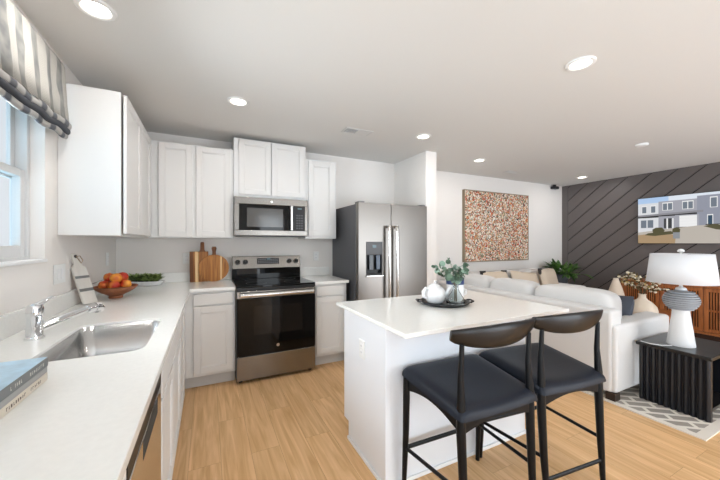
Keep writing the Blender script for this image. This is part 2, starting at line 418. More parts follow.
# ---------------------------------------------------------------- room shell
CZ = 2.45
YB = -6.6
struct(box('floor', M_floor, None, -.12, YB, -.08, 7.45, .2, 0))
struct(box('ceiling', M_ceil, None, -.25, YB, CZ, 7.45, .2, CZ + .1))
# left wall with the window opening; unseen rear opening added to let light in
WY0, WY1, WZ0, WZ1 = -2.43, -1.475, 1.222, 2.2
mb = MB()
mb.box(-.14, -4.15, 0, 0, WY0, CZ).box(-.14, YB, 0, 0, -6.35, CZ).box(-.14, -6.35, 2.15, 0, -4.15, CZ).box(-.14, WY1, 0, 0, .1, CZ).box(-.14, WY0, 0, 0, WY1, WZ0).box(-.14, WY0, WZ1, 0, WY1, CZ)
struct(mb.build('wall_left', M_wall))
struct(box('wall_back', M_wall, None, -.14, 0, 0, 3.2, .14, CZ))
struct(box('wall_partition', M_wall, None, 3.2, -.71, 0, 3.365, .14, CZ))
struct(box('wall_living', M_wall, None, 3.365, .05, 0, 7.215, .14, CZ))
# wall behind the viewer; wide openings added to let light in, narrow door inferred
mb = MB(); YN = -6.6; ops = [(.3, 1.6, .0), (2.2, 2.9, .0), (3.7, 7.0, .0)]; x = -.14
for a_, b_, z_ in ops:
    mb.box(x, YN - .14, 0, a_, YN, CZ); mb.box(a_, YN - .14, 2.15, b_, YN, CZ); x = b_
mb.box(x, YN - .14, 0, 7.45, YN, CZ)
struct(mb.build('wall_near', M_wall))
# charcoal accent wall of diagonal boards
def clip(poly, nx, ny, c):
    out = []
    for i in range(len(poly)):
        a, b = poly[i], poly[(i + 1) % len(poly)]
        da = nx * a[0] + ny * a[1] - c; db = nx * b[0] + ny * b[1] - c
        if da >= 0: out.append(a)
        if da * db < 0:
            t = da / (da - db); out.append((a[0] + (b[0] - a[0]) * t, a[1] + (b[1] - a[1]) * t))
    return out
mb = MB(); AX = 7.2
mb.box(AX + .012, YB, 0, AX + .12, .14, CZ, 1)
mb.box(AX, -.06, 0, AX + .012, .05, CZ, 0)                       # upright board in the corner
dirv = Vector((-1.187, .999)).normalized(); nrm = Vector((dirv.y, -dirv.x))   # along board, across board, in (y,z)
if nrm.y < 0: nrm = -nrm
pitch = .2
off0 = nrm.dot(Vector((-.067, 1.361)))
for k in range(-24, 40):
    a = off0 + k * pitch + .007; b = off0 + (k + 1) * pitch - .007
    q = [(-6.55, .0), (-.066, .0), (-.066, CZ), (-6.55, CZ)]
    q = clip(q, nrm.x, nrm.y, a); q = clip(q, -nrm.x, -nrm.y, -b) if len(q) > 2 else []
    if len(q) > 2: mb.prism(q, 0, AX, AX + .0125, 0)
struct(mb.build('wall_right', [M_accent, M_groove], smooth=False))
struct(box('baseboard_living', M_trim, None, 3.37, .036, 0, 7.2, .05, .1))
struct(box('baseboard_partition', M_trim, None, 3.365, -.71, 0, 3.379, .036, .1))
struct(box('baseboard_right', M_accent, None, 7.186, YB, 0, 7.2, .036, .1))

# window
win = bpy.data.objects.new('window_1', None); COL.objects.link(win); struct(win)
mb = MB(); fx0, fx1 = -.125, -.06
def ring(mb, x0, x1, y0, y1, z0, z1, t, tb=None):
    tb = tb or t
    mb.box(x0, y0, z0, x1, y0 + t, z1).box(x0, y1 - t, z0, x1, y1, z1).box(x0, y0 + t, z0, x1, y1 - t, z0 + tb).box(x0, y0 + t, z1 - t, x1, y1 - t, z1)
ring(mb, fx0, fx1, WY0, WY1, WZ0 + .002, WZ1, .03)
mb.build('window_frame', M_sash, win, .003)
mb = MB(); ring(mb, -.105, -.07, WY0 + .03, WY1 - .03, WZ0 + .03, 1.71, .04, .06); mb.build('lower_sash', M_sash, win, .003)
mb = MB(); ring(mb, -.125, -.107, WY0 + .03, WY1 - .03, 1.66, WZ1 - .03, .04); mb.build('upper_sash', M_sash, win, .003)
box('pane', M_glass, win, -.09, WY0 + .07, WZ0 + .09, -.086, WY1 - .07, 1.67)
box('pane', M_glass, win, -.118, WY0 + .07, 1.70, -.114, WY1 - .07, WZ1 - .07)
box('window_stool', M_trim, win, -.065, WY0, WZ0, .012, WY1, WZ0 + .016, .003)
# ---------------------------------------------------------------- outdoors seen through the window
struct(box('ground_outside', mat('lawn', (120, 126, 96), .95, vary=.2, vscale=3), None, -30, -20, -.3, -.14, 20, -.1))
def tree(x, y, h, label):
    t = thing('bare_tree', label, 'tree', (x, y, -.1))
    mb = MB(); r = random.Random(int(x * 10))
    def br(p, d, L, rad, k):
        q = p + d * L; mb.tube([tuple(p), tuple(p + d * L * .5 + Vector((r.uniform(-.05, .05), r.uniform(-.05, .05), 0)) * L), tuple(q)], [rad, rad * .8, rad * .6], 6)
        if k:
            for _ in range(3):
                nd = (d + Vector((r.uniform(-.7, .7), r.uniform(-.7, .7), r.uniform(-.1, .5)))).normalized()
                br(q, nd, L * .68, rad * .55, k - 1)
    br(Vector((0, 0, 0)), Vector((0, 0, 1)), h * .34, .11, 5)
    mb.build('trunk', mat('bark', (74, 72, 72), .9), t)
tree(-6.0, 1.6, 5.0, 'bare grey tree outside the kitchen window')

# ---------------------------------------------------------------- recessed lights, vents, ceiling bits
LP = [(.322, -1.875), (1.02, -1.125), (2.90, -2.63), (2.85, -1.115), (4.13, -.68), (6.58, -.655)]
LL = ['recessed round ceiling downlight above the sink counter, nearest the striped shade', 'recessed round ceiling downlight in front of the upper cabinets left of the microwave',
      'large bright recessed ceiling downlight above the island stools', 'recessed ceiling downlight in front of the refrigerator',
      'recessed ceiling downlight left of the small ceiling vent near the painting', 'recessed ceiling downlight beside the charcoal accent wall']
l0 = thing('recessed_light', LL[0], 'ceiling light', (LP[0][0], LP[0][1], CZ), 0, 'recessed ceiling lights')
mb = MB(); R0, R1 = .082, .056
mb.lathe([(R1, 0), (R1, -.004), (R1 + .006, -.009), (R0 - .006, -.008), (R0, -.003), (R0, 0)], n=40, cap=False); mb.build('trim_ring', M_white, l0)
MB().lathe([(R1 + .001, -.0005), (R1 + .001, -.0035), (.001, -.0035)], n=40, cap=True).build('lens', M_lens, l0)
for i, (x, y) in enumerate(LP):
    if i: dup(l0, (x, y, CZ), 0, LL[i])
    d = bpy.data.lights.new('downlight_lamp', 'AREA'); d.shape = 'DISK'; d.size = .12; d.energy = DOWNLIGHT_W
    d.color = (1.0, .98, .96)
    o = bpy.data.objects.new('downlight_lamp', d); COL.objects.link(o); o.location = (x, y, CZ - .012)
v = thing('ceiling_vent', 'white rectangular ceiling register with one dark half, above the kitchen aisle', 'vent', (2.16, -.935, CZ))
v.rotation_euler = (0, 0, 0)
mb = MB(); mb.box(-.15, -.075, -.006, .15, -.058, 0).box(-.15, .058, -.006, .15, .075, 0).box(-.15, -.058, -.006, -.13, .058, 0).box(.13, -.058, -.006, .15, .058, 0).box(-.008, -.058, -.006, .008, .058, 0)
mb.build('frame', M_vent, v, .002)
box('backing', M_ventdark, v, -.13, -.058, -.002, .13, .058, -.0005)
mb = MB()
for k in range(6):
    y = -.05 + k * .019; mb.box(-.13, y, -.005, -.008, y + .0025, -.002)
for k in range(9):
    y = -.056 + k * .0125; mb.box(.008, y, -.005, .13, y + .011, -.002)
mb.build('louvers', M_vent, v)
v = thing('ceiling_vent', 'small white ceiling vent in front of the painting', 'vent', (5.17, -.385, CZ))
mb = MB(); mb.box(-.15, -.06, -.006, .15, .06, 0); mb.build('frame', M_vent, v, .003)
mb = MB()
for k in range(6): mb.box(-.13, -.045 + k * .016, -.009, .13, -.038 + k * .016, -.006)
mb.build('louvers', M_vent, v)
tag(MB().lathe([(.001, -.022), (.045, -.022), (.058, -.012), (.06, 0)], c=(5.26, -2.0, CZ), n=32).build('smoke_detector', M_white), 'flat white round detector on the living area ceiling', 'smoke detector')
c = thing('security_camera', 'small black camera in the ceiling corner beside the accent wall', 'camera', (6.88, .0, CZ))
MB().lathe([(.03, 0), (.03, -.02), (.02, -.03)], c=(0, 0, 0), n=16).build('mount', M_black, c)
MB().box(-.075, -.05, -.085, .075, .04, -.03).build('body', M_black, c, .015, 3)

# ---------------------------------------------------------------- cabinets
def shaker(name, m, parent, a0, a1, z0, z1, face, axis, t=.019, st=.052, flat=False):
    """door standing on plane `face`, going t outwards; axis 'y-' faces -y (a = x), 'x+' faces +x (a = y)"""
    mb = MB()
    def B(p0, p1, q0, q1, d0, d1):
        if axis == 'y-': mb.box(p0, face - d1, q0, p1, face - d0, q1)
        else: mb.box(face + d0, p0, q0, face + d1, p1, q1)
    if flat: B(a0, a1, z0, z1, 0, t)
    else:
        B(a0, a0 + st, z0, z1, 0, t); B(a1 - st, a1, z0, z1, 0, t); B(a0 + st, a1 - st, z0, z0 + st, 0, t); B(a0 + st, a1 - st, z1 - st, z1, 0, t)
        B(a0 + st, a1 - st, z0 + st, z1 - st, 0, t - .009)
        g = .008
        B(a0 + st, a0 + st + g, z0 + st, z1 - st, 0, t - .004); B(a1 - st - g, a1 - st, z0 + st, z1 - st, 0, t - .004)
        B(a0 + st + g, a1 - st - g, z0 + st, z0 + st + g, 0, t - .004); B(a0 + st + g, a1 - st - g, z1 - st - g, z1 - st, 0, t - .004)
    return mb.build(name, m, parent, .0015, 1)
UZ0, UZ1 = 1.372, 2.286
# left wall cabinet (faces +x)
c = thing('wall_cabinet', 'white upper cabinet on the window wall with its tall side panel showing', 'cabinet', (0, -1.32, UZ0))
c0 = (0, -1.32, UZ0)
def rel(o, loc): o.location = (-loc[0], -loc[1], -loc[2]); return o
def cab(root, loc, fn): pass
rel(box('body', M_cabbox, c, 0.001, -1.32, UZ0, .305, -.002, UZ1, .0015, 1), c0)
rel(shaker('door', M_cab, c, -1.31, -.832, UZ0 + .012, UZ1 - .012, .316, 'x+'), c0)
rel(shaker('door', M_cab, c, -.826, -.36, UZ0 + .012, UZ1 - .012, .316, 'x+'), c0)
# back-left upper
X1, X2, X3 = 1.041, 1.803, 2.182
c0 = (.33, 0, UZ0)
c = thing('wall_cabinet', 'white two-door upper cabinet left of the microwave', 'cabinet', c0)
rel(box('body', M_cabbox, c, .307, -.305, UZ0, X1, -.001, UZ1, .0015, 1), c0)
rel(shaker('door', M_cab, c, .388, .668, UZ0 + .012, UZ1 - .012, -.306, 'y-'), c0)
rel(shaker('door', M_cab, c, .7, 1.012, UZ0 + .012, UZ1 - .012, -.306, 'y-'), c0)
c0 = (X1, 0, 1.8)
c = thing('wall_cabinet', 'white raised cabinet with two doors directly above the microwave', 'cabinet', c0)
rel(box('body', M_cabbox, c, X1 + .001, -.33, 1.80, X2 - .001, -.001, 2.41, .0015, 1), c0)
rel(shaker('door', M_cab, c, 1.09, 1.414, 1.828, 2.398, -.331, 'y-'), c0)
rel(shaker('door', M_cab, c, 1.422, 1.778, 1.828, 2.398, -.331, 'y-'), c0)
c0 = (X2, 0, UZ0)
c = thing('wall_cabinet', 'narrow white single-door upper cabinet beside the refrigerator', 'cabinet', c0)
rel(box('body', M_cabbox, c, X2 + .001, -.305, UZ0, X3, -.001, UZ1, .0015, 1), c0)
rel(shaker('door', M_cab, c, 1.838, 2.15, UZ0 + .03, UZ1 - .02, -.306, 'y-', st=.06), c0)
# base cabinets
FX = .622
BZ = .884
def base_back(label, x0, x1, d0, d1):
    c0 = (x0, 0, 0)
    c = thing('base_cabinet', label, 'cabinet', c0)
    rel(box('body', M_cabbox, c, x0, -.61, .114, x1, -.001, BZ - .001, .0015, 1), c0)
    rel(box('toe_kick', M_toe, c, x0, -.545, 0.001, x1, -.4, .114), c0)
    rel(shaker('drawer', M_cab, c, d0, d1, .762, .862, -.611, 'y-', st=.0, flat=True), c0)
    rel(shaker('door', M_cab, c, d0, d1, .14, .748, -.611, 'y-', st=.058), c0)
    return c
base_back('white base cabinet with one drawer and door, left of the range', .60, X1 - .004, .688, 1.02)
base_back('white base cabinet with one drawer and door, right of the range', X2 + .004, X3, 1.832, 2.15)
c0 = (0, -2.3, 0)
c = thing('sink_cabinet', 'white sink base cabinet seen edge-on under the counter', 'cabinet', c0)
mb = MB(); mb.box(.002, -2.34, .114, FX, -.9, .62).box(.59, -2.34, .62, FX, -.9, BZ - .001).box(.002, -.9, .114, .598, -.002, BZ - .001).box(.59, -.9, .114, FX, -.615, BZ - .001)
rel(mb.build('body', M_cabbox, c), c0)
rel(box('toe_kick', M_toe, c, .4, -2.34, .001, .55, -.55, .114), c0)
for a, b in ((-2.325, -1.88), (-1.87, -1.425)):
    rel(shaker('door', M_cab, c, a, b, .14, .70, FX + .001, 'x+', st=.058), c0)
    rel(shaker('false_drawer_front', M_cab, c, a, b, .715, .862, FX + .001, 'x+', flat=True), c0)
rel(shaker('door', M_cab, c, -1.40, -1.0, .14, .862, FX + .001, 'x+', st=.058), c0)
# dishwasher
c0 = (0, -2.91, 0)
c = thing('dishwasher', 'stainless dishwasher under the counter in the left foreground', 'dishwasher', c0)
rel(box('body', M_darkplastic, c, .03, -2.905, .06, FX - .005, -2.346, BZ - .004), c0)
rel(box('door', mat('dishwasher_steel', (206, 203, 200), .12, 1.0), c, FX - .004, -2.905, .12, FX + .018, -2.346, .775, .003), c0)
rel(box('control_panel', M_blackplastic, c, FX - .004, -2.905, .778, FX + .018, -2.346, .872, .003), c0)
rel(box('toe_panel', M_blackplastic, c, .5, -2.905, .0, .57, -2.346, .1), c0)
rel(box('pocket_handle', M_gap, c, FX + .012, -2.72, .715, FX + .0186, -2.44, .772, .002), c0)
c0 = (0, -3.6, 0)
c = thing('base_cabinet', 'white base cabinet at the near end of the counter run', 'cabinet', c0)
rel(box('body', M_cabbox, c, .002, -3.6, .114, FX, -2.915, BZ - .001), c0)
rel(box('toe_kick', M_toe, c, .4, -3.6, .001, .55, -2.915, .114), c0)
rel(shaker('door', M_cab, c, -3.58, -2.93, .14, .862, FX + .001, 'x+', st=.058), c0)

# ---------------------------------------------------------------- countertops
CTX = .66; CT0, CT1 = BZ, .914
SX0, SX1, SY0, SY1 = .238, .578, -2.32, -1.755
ct = thing('countertop', 'white quartz L-shaped counter along the window wall with the sink cut in', 'countertop', (0, 0, CT0))
def rrect(x0, y0, x1, y1, r, n=6):
    out = []
    for cx, cy, a in ((x1 - r, y1 - r, 0), (x0 + r, y1 - r, 90), (x0 + r, y0 + r, 180), (x1 - r, y0 + r, 270)):
        for k in range(n + 1):
            t = math.radians(a + 90 * k / n); out.append((cx + r * math.cos(t), cy + r * math.sin(t)))
    return out
mb = MB()
# slab pieces around the sink hole, then the back run
bm = bmesh.new()
outer = [(.001, -3.62), (CTX, -3.62), (CTX, -.648), (X1 - .004, -.648), (X1 - .004, -.001), (.001, -.001)]
hole = rrect(SX0, SY0, SX1, SY1, .05)
vo = [bm.verts.new((x, y, 0)) for x, y in outer]; vh = [bm.verts.new((x, y, 0)) for x, y in hole]
eo = [bm.edges.new((vo[i], vo[(i + 1) % len(vo)])) for i in range(len(vo))]; eh = [bm.edges.new((vh[i], vh[(i + 1) % len(vh)])) for i in range(len(vh))]
bmesh.ops.triangle_fill(bm, edges=eo + eh, use_beauty=True)
fs = [f for f in bm.faces if not (SX0 + .06 < f.calc_center_median().x < SX1 - .06 and SY0 + .06 < f.calc_center_median().y < SY1 - .06 and all(v in vh for v in f.verts))]
for f in list(bm.faces):
    if all(v in vh for v in f.verts): bm.faces.remove(f)
r = bmesh.ops.extrude_face_region(bm, geom=list(bm.faces))
bmesh.ops.translate(bm, vec=(0, 0, CT1 - CT0), verts=[g for g in r['geom'] if isinstance(g, bmesh.types.BMVert)])
bmesh.ops.recalc_face_normals(bm, faces=bm.faces)
me = bpy.data.meshes.new('slab'); bm.to_mesh(me); bm.free(); me.materials.append(M_quartz)
o = bpy.data.objects.new('slab', me); COL.objects.link(o); o.parent = ct
b_ = o.modifiers.new('bevel', 'BEVEL'); b_.width = .003; b_.segments = 2; b_.limit_method = 'ANGLE'; b_.angle_limit = math.radians(50)
mb = MB(); mb.box(.001, -3.62, CT1 - CT0, .02, -.001, CT1 - CT0 + .1).box(.02, -.02, CT1 - CT0, X1 - .004, -.001, CT1 - CT0 + .1)
mb.build('backsplash', M_quartz, ct, .002)
ct = thing('countertop', 'short white quartz counter between the range and the refrigerator', 'countertop', (X2 + .004, 0, CT0))
x0 = X2 + .004
rel(box('slab', M_quartz, ct, x0, -.648, CT0, 2.2, -.001, CT1, .003), (x0, 0, CT0))
rel(box('backsplash', M_quartz, ct, x0, -.02, CT1, 2.2, -.001, CT1 + .1, .002), (x0, 0, CT0))

# sink
sk = thing('kitchen_sink', 'stainless undermount sink basin in the white counter', 'sink', ((SX0 + SX1) / 2, (SY0 + SY1) / 2, .70))
cx_, cy_ = (SX0 + SX1) / 2, (SY0 + SY1) / 2
rings = []
for (ins, z, rr) in ((.0012, .203, .05), (.004, .03, .05), (.012, .006, .05), (.035, 0, .05)):
    rings.append([(x - cx_, y - cy_, z) for x, y in rrect(SX0 + ins, SY0 + ins, SX1 - ins, SY1 - ins, max(rr, .02), 8)])
vs = [q for rg in rings for q in rg]; n_ = len(rings[0]); fs = []
for k in range(len(rings) - 1):
    for i in range(n_):
        j = (i + 1) % n_; fs.append((k * n_ + i, k * n_ + j, (k + 1) * n_ + j, (k + 1) * n_ + i))
fs.append(tuple(range((len(rings) - 1) * n_, len(rings) * n_)))
o = MB().add(vs, fs).build('basin', M_sink, sk, angle=60)
sm = o.modifiers.new('solid', 'SOLIDIFY'); sm.thickness = .0015; sm.offset = 1
MB().lathe([(.042, .001), (.045, .004), (.03, .004), (.022, .001)], c=(0, 0, 0), n=24).build('drain', M_chrome, sk)

# faucet
fc = thing('kitchen_faucet', 'chrome single-lever faucet with its spout over the sink', 'faucet', (.135, -1.955, CT1))
MB().lathe([(.033, 0), (.033, .008), (.028, .012), (.027, .05), (.026, .085), (.029, .095), (.029, .13), (.024, .145), (.012, .152), (.001, .154)], n=28).build('body', M_chrome, fc)
d = Vector((.135, .27, 0)).normalized()
sp = [(d * t + Vector((0, 0, z))) for t, z in ((.01, .04), (.06, .048), (.13, .058), (.20, .067), (.25, .073), (.272, .074))]
MB().tube(sp, [.019, .018, .0165, .0155, .015, .0165], 16).build('spout', M_chrome, fc)
mb = MB(); e = sp[-1]; mb.tube([e - d * .02, e + d * .02], [.021, .024], 18); mb.tube([e + d * .02, e + d * .05 + Vector((0, 0, -.004)), e + d * .07 + Vector((0, 0, -.018))], [.0255, .026, .018], 18)
mb.tube([e + d * .035 + Vector((0, 0, 0)), e + d * .035 + Vector((0, 0, -.028))], [.022, .021], 18)
mb.build('spray_head', M_chrome, fc)
MB().tube([(0, 0, .142), d * .03 + Vector((0, 0, .152)), d * .065 + Vector((-.004, 0, .164)), d * .085 + Vector((-.006, 0, .168))], [.02, .016, .012, .008], 14, sq=(1, .55)).build('lever', M_chrome, fc)

# ---------------------------------------------------------------- range
rg = thing('range', 'stainless electric range with black glass oven door', 'stove', ((X1 + X2) / 2, 0, 0))
c0 = ((X1 + X2) / 2, 0, 0)
rx0, rx1 = X1 + .002, X2 - .002
rel(box('body', M_fridgeside, rg, rx0, -.655, .02, rx1, -.03, .9), c0)
rel(box('cooktop', M_blackglass, rg, rx0, -.685, .9, rx1, -.10, .918, .004), c0)
rel(box('cooktop_front_trim', M_blackplastic, rg, rx0, -.690, .872, rx1, -.655, .9, .004), c0)
for i, (x, y, r_) in enumerate([(rx0 + .2, -.5, .1), (rx0 + .2, -.24, .08), (rx1 - .2, -.5, .08), (rx1 - .2, -.24, .1)]):
    rel(MB().lathe([(r_, 0), (r_, .0006), (r_ - .003, .0006), (r_ - .003, 0)], c=(x, y, .9182), n=40, cap=False).build('burner_ring', M_darkplastic, rg), c0)
mb = MB(); mb.prism([(-.10, .918), (-.10, 1.035), (-.03, 1.035), (-.03, .918)], 0, rx0, rx1); rel(mb.build('riser', M_blackglass, rg, .003), c0)
mb = MB(); mb.prism([(-.118, 1.035), (-.088, 1.172), (-.03, 1.172), (-.03, 1.035)], 0, rx0, rx1); rel(mb.build('control_panel', M_steel, rg, .004), c0)
def onpanel(x, z, out=0):
    t = (z - 1.035) / .137; return Vector((x, -.118 + .03 * t - out, z + out * .2))
rel(box('clock_display', M_blackplastic, rg, 1.305, -.1125, 1.083, 1.545, -.09, 1.15), c0)
mb = MB()
for i in range(10):
    for j in range(3):
        if i in (4, 5) and j == 2: continue
        mb.box(1.315 + i * .0225, -.1135, 1.09 + j * .019, 1.329 + i * .0225, -.1122, 1.102 + j * .019)
rel(mb.build('buttons', M_buttons, rg), c0)
rel(box('clock_digits', M_display, rg, 1.408, -.1138, 1.13, 1.448, -.1124, 1.145), c0)
for x in (rx0 + .055, rx0 + .135, rx1 - .135, rx1 - .055):
    p = onpanel(x, 1.108); kn = MB(); kn.tube([p, p + Vector((0, -.012, .002))], [.028, .027], 24); kn.tube([p + Vector((0, -.012, .002)), p + Vector((0, -.034, .007))], [.022, .02], 20)
    kn.box(x - .004, p.y - .042, p.z - .014, x + .004, p.y - .03, p.z + .02)
    rel(kn.build('control_knob', M_blackplastic, rg), c0)
dr = rel(box('oven_door', M_blackglass, rg, rx0 + .002, -.69, .262, rx1 - .002, -.655, .80, .004), c0)
rel(box('door_top_panel', M_steel, rg, rx0 + .002, -.69, .802, rx1 - .002, -.655, .868, .004), c0)
rel(box('oven_window', M_ovenwin, rg, rx0 + .15, -.6912, .45, rx1 - .14, -.6895, .72), c0)
rel(MB().tube([(1.42, -.690, .33), (1.42, -.693, .33)], [.016, .015], 24).build('round_badge', M_steel_h, rg), c0)
mb = MB(); zz = .835
mb.tube([(rx0 + .03, -.73, zz), (rx1 - .03, -.73, zz)], .014, 14, sq=(.8, 1.3))
for x in (rx0 + .05, rx1 - .05): mb.box(x - .012, -.73, zz - .01, x + .012, -.688, zz + .01)
rel(mb.build('door_handle', M_steel_h, rg), c0)
rel(box('storage_drawer', M_steel, rg, rx0 + .002, -.69, .035, rx1 - .002, -.655, .255, .004), c0)
for x in (rx0 + .04, rx1 - .04):
    for y in (-.62, -.08): rel(MB().lathe([(.018, 0), (.018, .02)], c=(x, y, 0), n=12).build('levelling_foot', M_blackplastic, rg), c0)

# ---------------------------------------------------------------- microwave
mw = thing('microwave', 'stainless over-the-range microwave with black glass door', 'microwave', ((X1 + X2) / 2, 0, 1.39)); c0 = ((X1 + X2) / 2, 0, 1.39)
rel(box('case', M_darkplastic, mw, rx0, -.37, 1.395, rx1, -.002, 1.797), c0)
mb = MB(); f0, f1 = -.405, -.37
mb.box(rx0, f0, 1.725, rx1, f1, 1.795).box(rx0, f0, 1.40, rx1, f1, 1.455).box(rx0, f0, 1.455, rx0 + .045, f1, 1.725).box(rx1 - .03, f0, 1.455, rx1, f1, 1.725)
rel(mb.build('steel_front', M_steel, mw, .003), c0)
rel(box('door_glass', M_blackglass, mw, rx0 + .045, -.403, 1.455, 1.60, -.37, 1.725), c0)
rel(box('window', mat('microwave_window', (70, 68, 66), .12, spec=.7), mw, rx0 + .12, -.4045, 1.49, 1.53, -.402, 1.685), c0)
rel(box('control_panel', M_blackplastic, mw, 1.60, -.402, 1.455, rx1 - .03, -.37, 1.725), c0)
mb = MB()
for i in range(3):
    for j in range(6): mb.box(1.675 + i * .027, -.4032, 1.475 + j * .028, 1.694 + i * .027, -.4015, 1.49 + j * .028)
rel(mb.build('keypad', mat('keypad_grey', (76, 76, 80), .4), mw), c0)
rel(box('display', M_display, mw, 1.69, -.4034, 1.69, 1.735, -.4015, 1.705), c0)
mb = MB(); mb.tube([(1.618, -.44, 1.46), (1.618, -.44, 1.72)], .012, 12, sq=(1.2, .8)); mb.box(1.61, -.44, 1.475, 1.626, -.4, 1.495).box(1.61, -.44, 1.69, 1.626, -.4, 1.71)
rel(mb.build('door_handle', M_steel_h, mw), c0)
rel(MB().tube([(1.41, -.405, 1.757), (1.41, -.408, 1.757)], [.014, .013], 20).build('round_badge', M_steel_h, mw), c0)
mb = MB(); mb.box(rx0 + .03, -.36, 1.392, rx1 - .03, -.05, 1.396); rel(mb.build('vent_grille', M_blackplastic, mw), c0)

# ---------------------------------------------------------------- refrigerator
FX0, FX1 = 2.24, 3.15
fr = thing('refrigerator', 'stainless side-by-side refrigerator with ice and water dispenser', 'refrigerator', ((FX0 + FX1) / 2, 0, 0)); c0 = ((FX0 + FX1) / 2, 0, 0)
rel(box('case', M_fridgeside, fr, FX0, -.725, .03, FX1, -.03, 1.745, .004), c0)
rel(box('kick_grille', M_blackplastic, fr, FX0 + .01, -.735, .01, FX1 - .01, -.69, .06), c0)
sx = 2.645
dx0, dx1, dz0, dz1 = 2.33, 2.535, .968, 1.335
mb = MB(); y0, y1 = -.80, -.735
mb.box(FX0 + .002, y0, .065, dx0, y1, 1.758).box(dx1, y0, .065, sx - .003, y1, 1.758).box(dx0, y0, .065, dx1, y1, dz0).box(dx0, y0, dz1, dx1, y1, 1.758)
rel(mb.build('freezer_door', M_fsteel, fr, 0), c0)
rel(box('fridge_door', M_fsteel, fr, sx + .003, y0, .065, FX1 - .002, y1, 1.758, .006, 3), c0)
mb = MB(); mb.box(dx0, -.755, dz0, dx1, -.74, dz1).box(dx0, -.797, dz0, dx0 + .012, -.755, dz1).box(dx1 - .012, -.797, dz0, dx1, -.755, dz1).box(dx0 + .012, -.797, dz0, dx1 - .012, -.755, dz0 + .02)
mb.box(dx0 + .012, -.797, 1.19, dx1 - .012, -.755, dz1)
dp = rel(mb.build('dispenser', M_blackplastic, fr, 0), c0)
rel(box('dispenser_panel', M_darkplastic, fr, dx0 + .004, -.802, 1.195, dx1 - .004, -.797, dz1 - .004, .002), c0)
rel(box('dispenser_display', M_display, fr, dx0 + .08, -.8032, 1.27, dx1 - .08, -.802, 1.30), c0)
rel(box('dispenser_paddle', mat('paddle_grey', (96, 100, 106), .3), fr, dx0 + .05, -.785, 1.03, dx0 + .1, -.775, 1.19, .003), c0)
rel(box('dispenser_paddle', mat('paddle_blue_grey', (58, 72, 92), .2), fr, dx0 + .135, -.785, 1.03, dx0 + .185, -.775, 1.19, .003), c0)
rel(box('drip_tray', M_steel_h, fr, dx0 - .005, -.825, dz0 - .012, dx1 + .005, -.797, dz0 + .004, .004), c0)
for x, s_ in ((sx - .052, -1), (sx + .048, 1)):
    mb = MB(); mb.tube([(x, -.80, 1.50), (x, -.855, 1.505), (x, -.862, 1.45), (x, -.862, 1.1), (x, -.862, .62), (x, -.855, .58), (x, -.80, .585)], .016, 12, sq=(1.15, .9))
    rel(mb.build('door_handle', M_steel_h, fr), c0)
for x in (FX0 + .05, FX1 - .05): rel(box('hinge_cover', M_darkplastic, fr, x - .035, -.78, 1.745, x + .035, -.68, 1.772, .004), c0)
for x in (FX0 + .06, FX1 - .06):
    for y in (-.6, -.15): rel(MB().lathe([(.02, 0), (.02, .032)], c=(x, y, 0), n=12).build('foot', M_blackplastic, fr), c0)

# ---------------------------------------------------------------- island
IZ = .892; IX0, IX1, IY0, IY1 = 1.602, 2.835, -2.6, -1.765
BX0, BX1, BY0, BY1 = 1.662, 2.79, -2.33, -1.765
isl = thing('kitchen_island', 'white kitchen island base with panelled end', 'kitchen island', ((BX0 + BX1) / 2, (BY0 + BY1) / 2, 0)); c0 = ((BX0 + BX1) / 2, (BY0 + BY1) / 2, 0)
mb = MB(); mb.box(BX0 + .012, BY0 + .012, .0, BX1 - .012, BY1 - .075, .114).box(BX0 + .012, BY0 + .012, .114, BX1 - .012, BY1, IZ - .001)
rel(mb.build('body', M_isl, isl), c0)
mb = MB(); mb.prism([(BY0, 0), (BY1 - .075, 0), (BY1 - .075, .114), (BY1, .114), (BY1, IZ - .001), (BY0, IZ - .001)], 0, BX0, BX0 + .012); rel(mb.build('end_panel', M_isl, isl, .001), c0)
mb = MB(); mb.box(BX1 - .012, BY0, 0, BX1, BY1, IZ - .001); rel(mb.build('end_panel', M_isl, isl, .001), c0)
mb = MB(); mb.box(BX0 + .012, BY0, 0, BX1 - .012, BY0 + .012, IZ - .001); rel(mb.build('back_panel', M_isl, isl), c0)
mb = MB(); mb.box(BX0 - .004, BY0 - .004, .0, BX0 + .03, BY0 + .03, IZ - .001); rel(mb.build('corner_post', M_isl, isl, .001), c0)
mb = MB(); mb.box(BX0 - .012, BY0 - .012, 0, BX0, BY1 - .075, .022).box(BX0, BY0 - .012, 0, BX1 + .012, BY0, .022).box(BX1, BY0, 0, BX1 + .012, BY1, .022)
rel(mb.build('shoe_moulding', M_trim, isl, .004), c0)
for a, b in ((BX0 + .03, 2.22), (2.23, BX1 - .03)):
    mb = MB(); mb.box(a, BY1, .14, b, BY1 + .018, .86); rel(mb.build('door', M_cab, isl, .002), c0)
isl_top = box('island_countertop', M_quartz, None, IX0, IY0, IZ, IX1, IY1, .914, .004, 3)
tag(isl_top, 'white quartz island top overhanging towards the black stools', 'countertop')

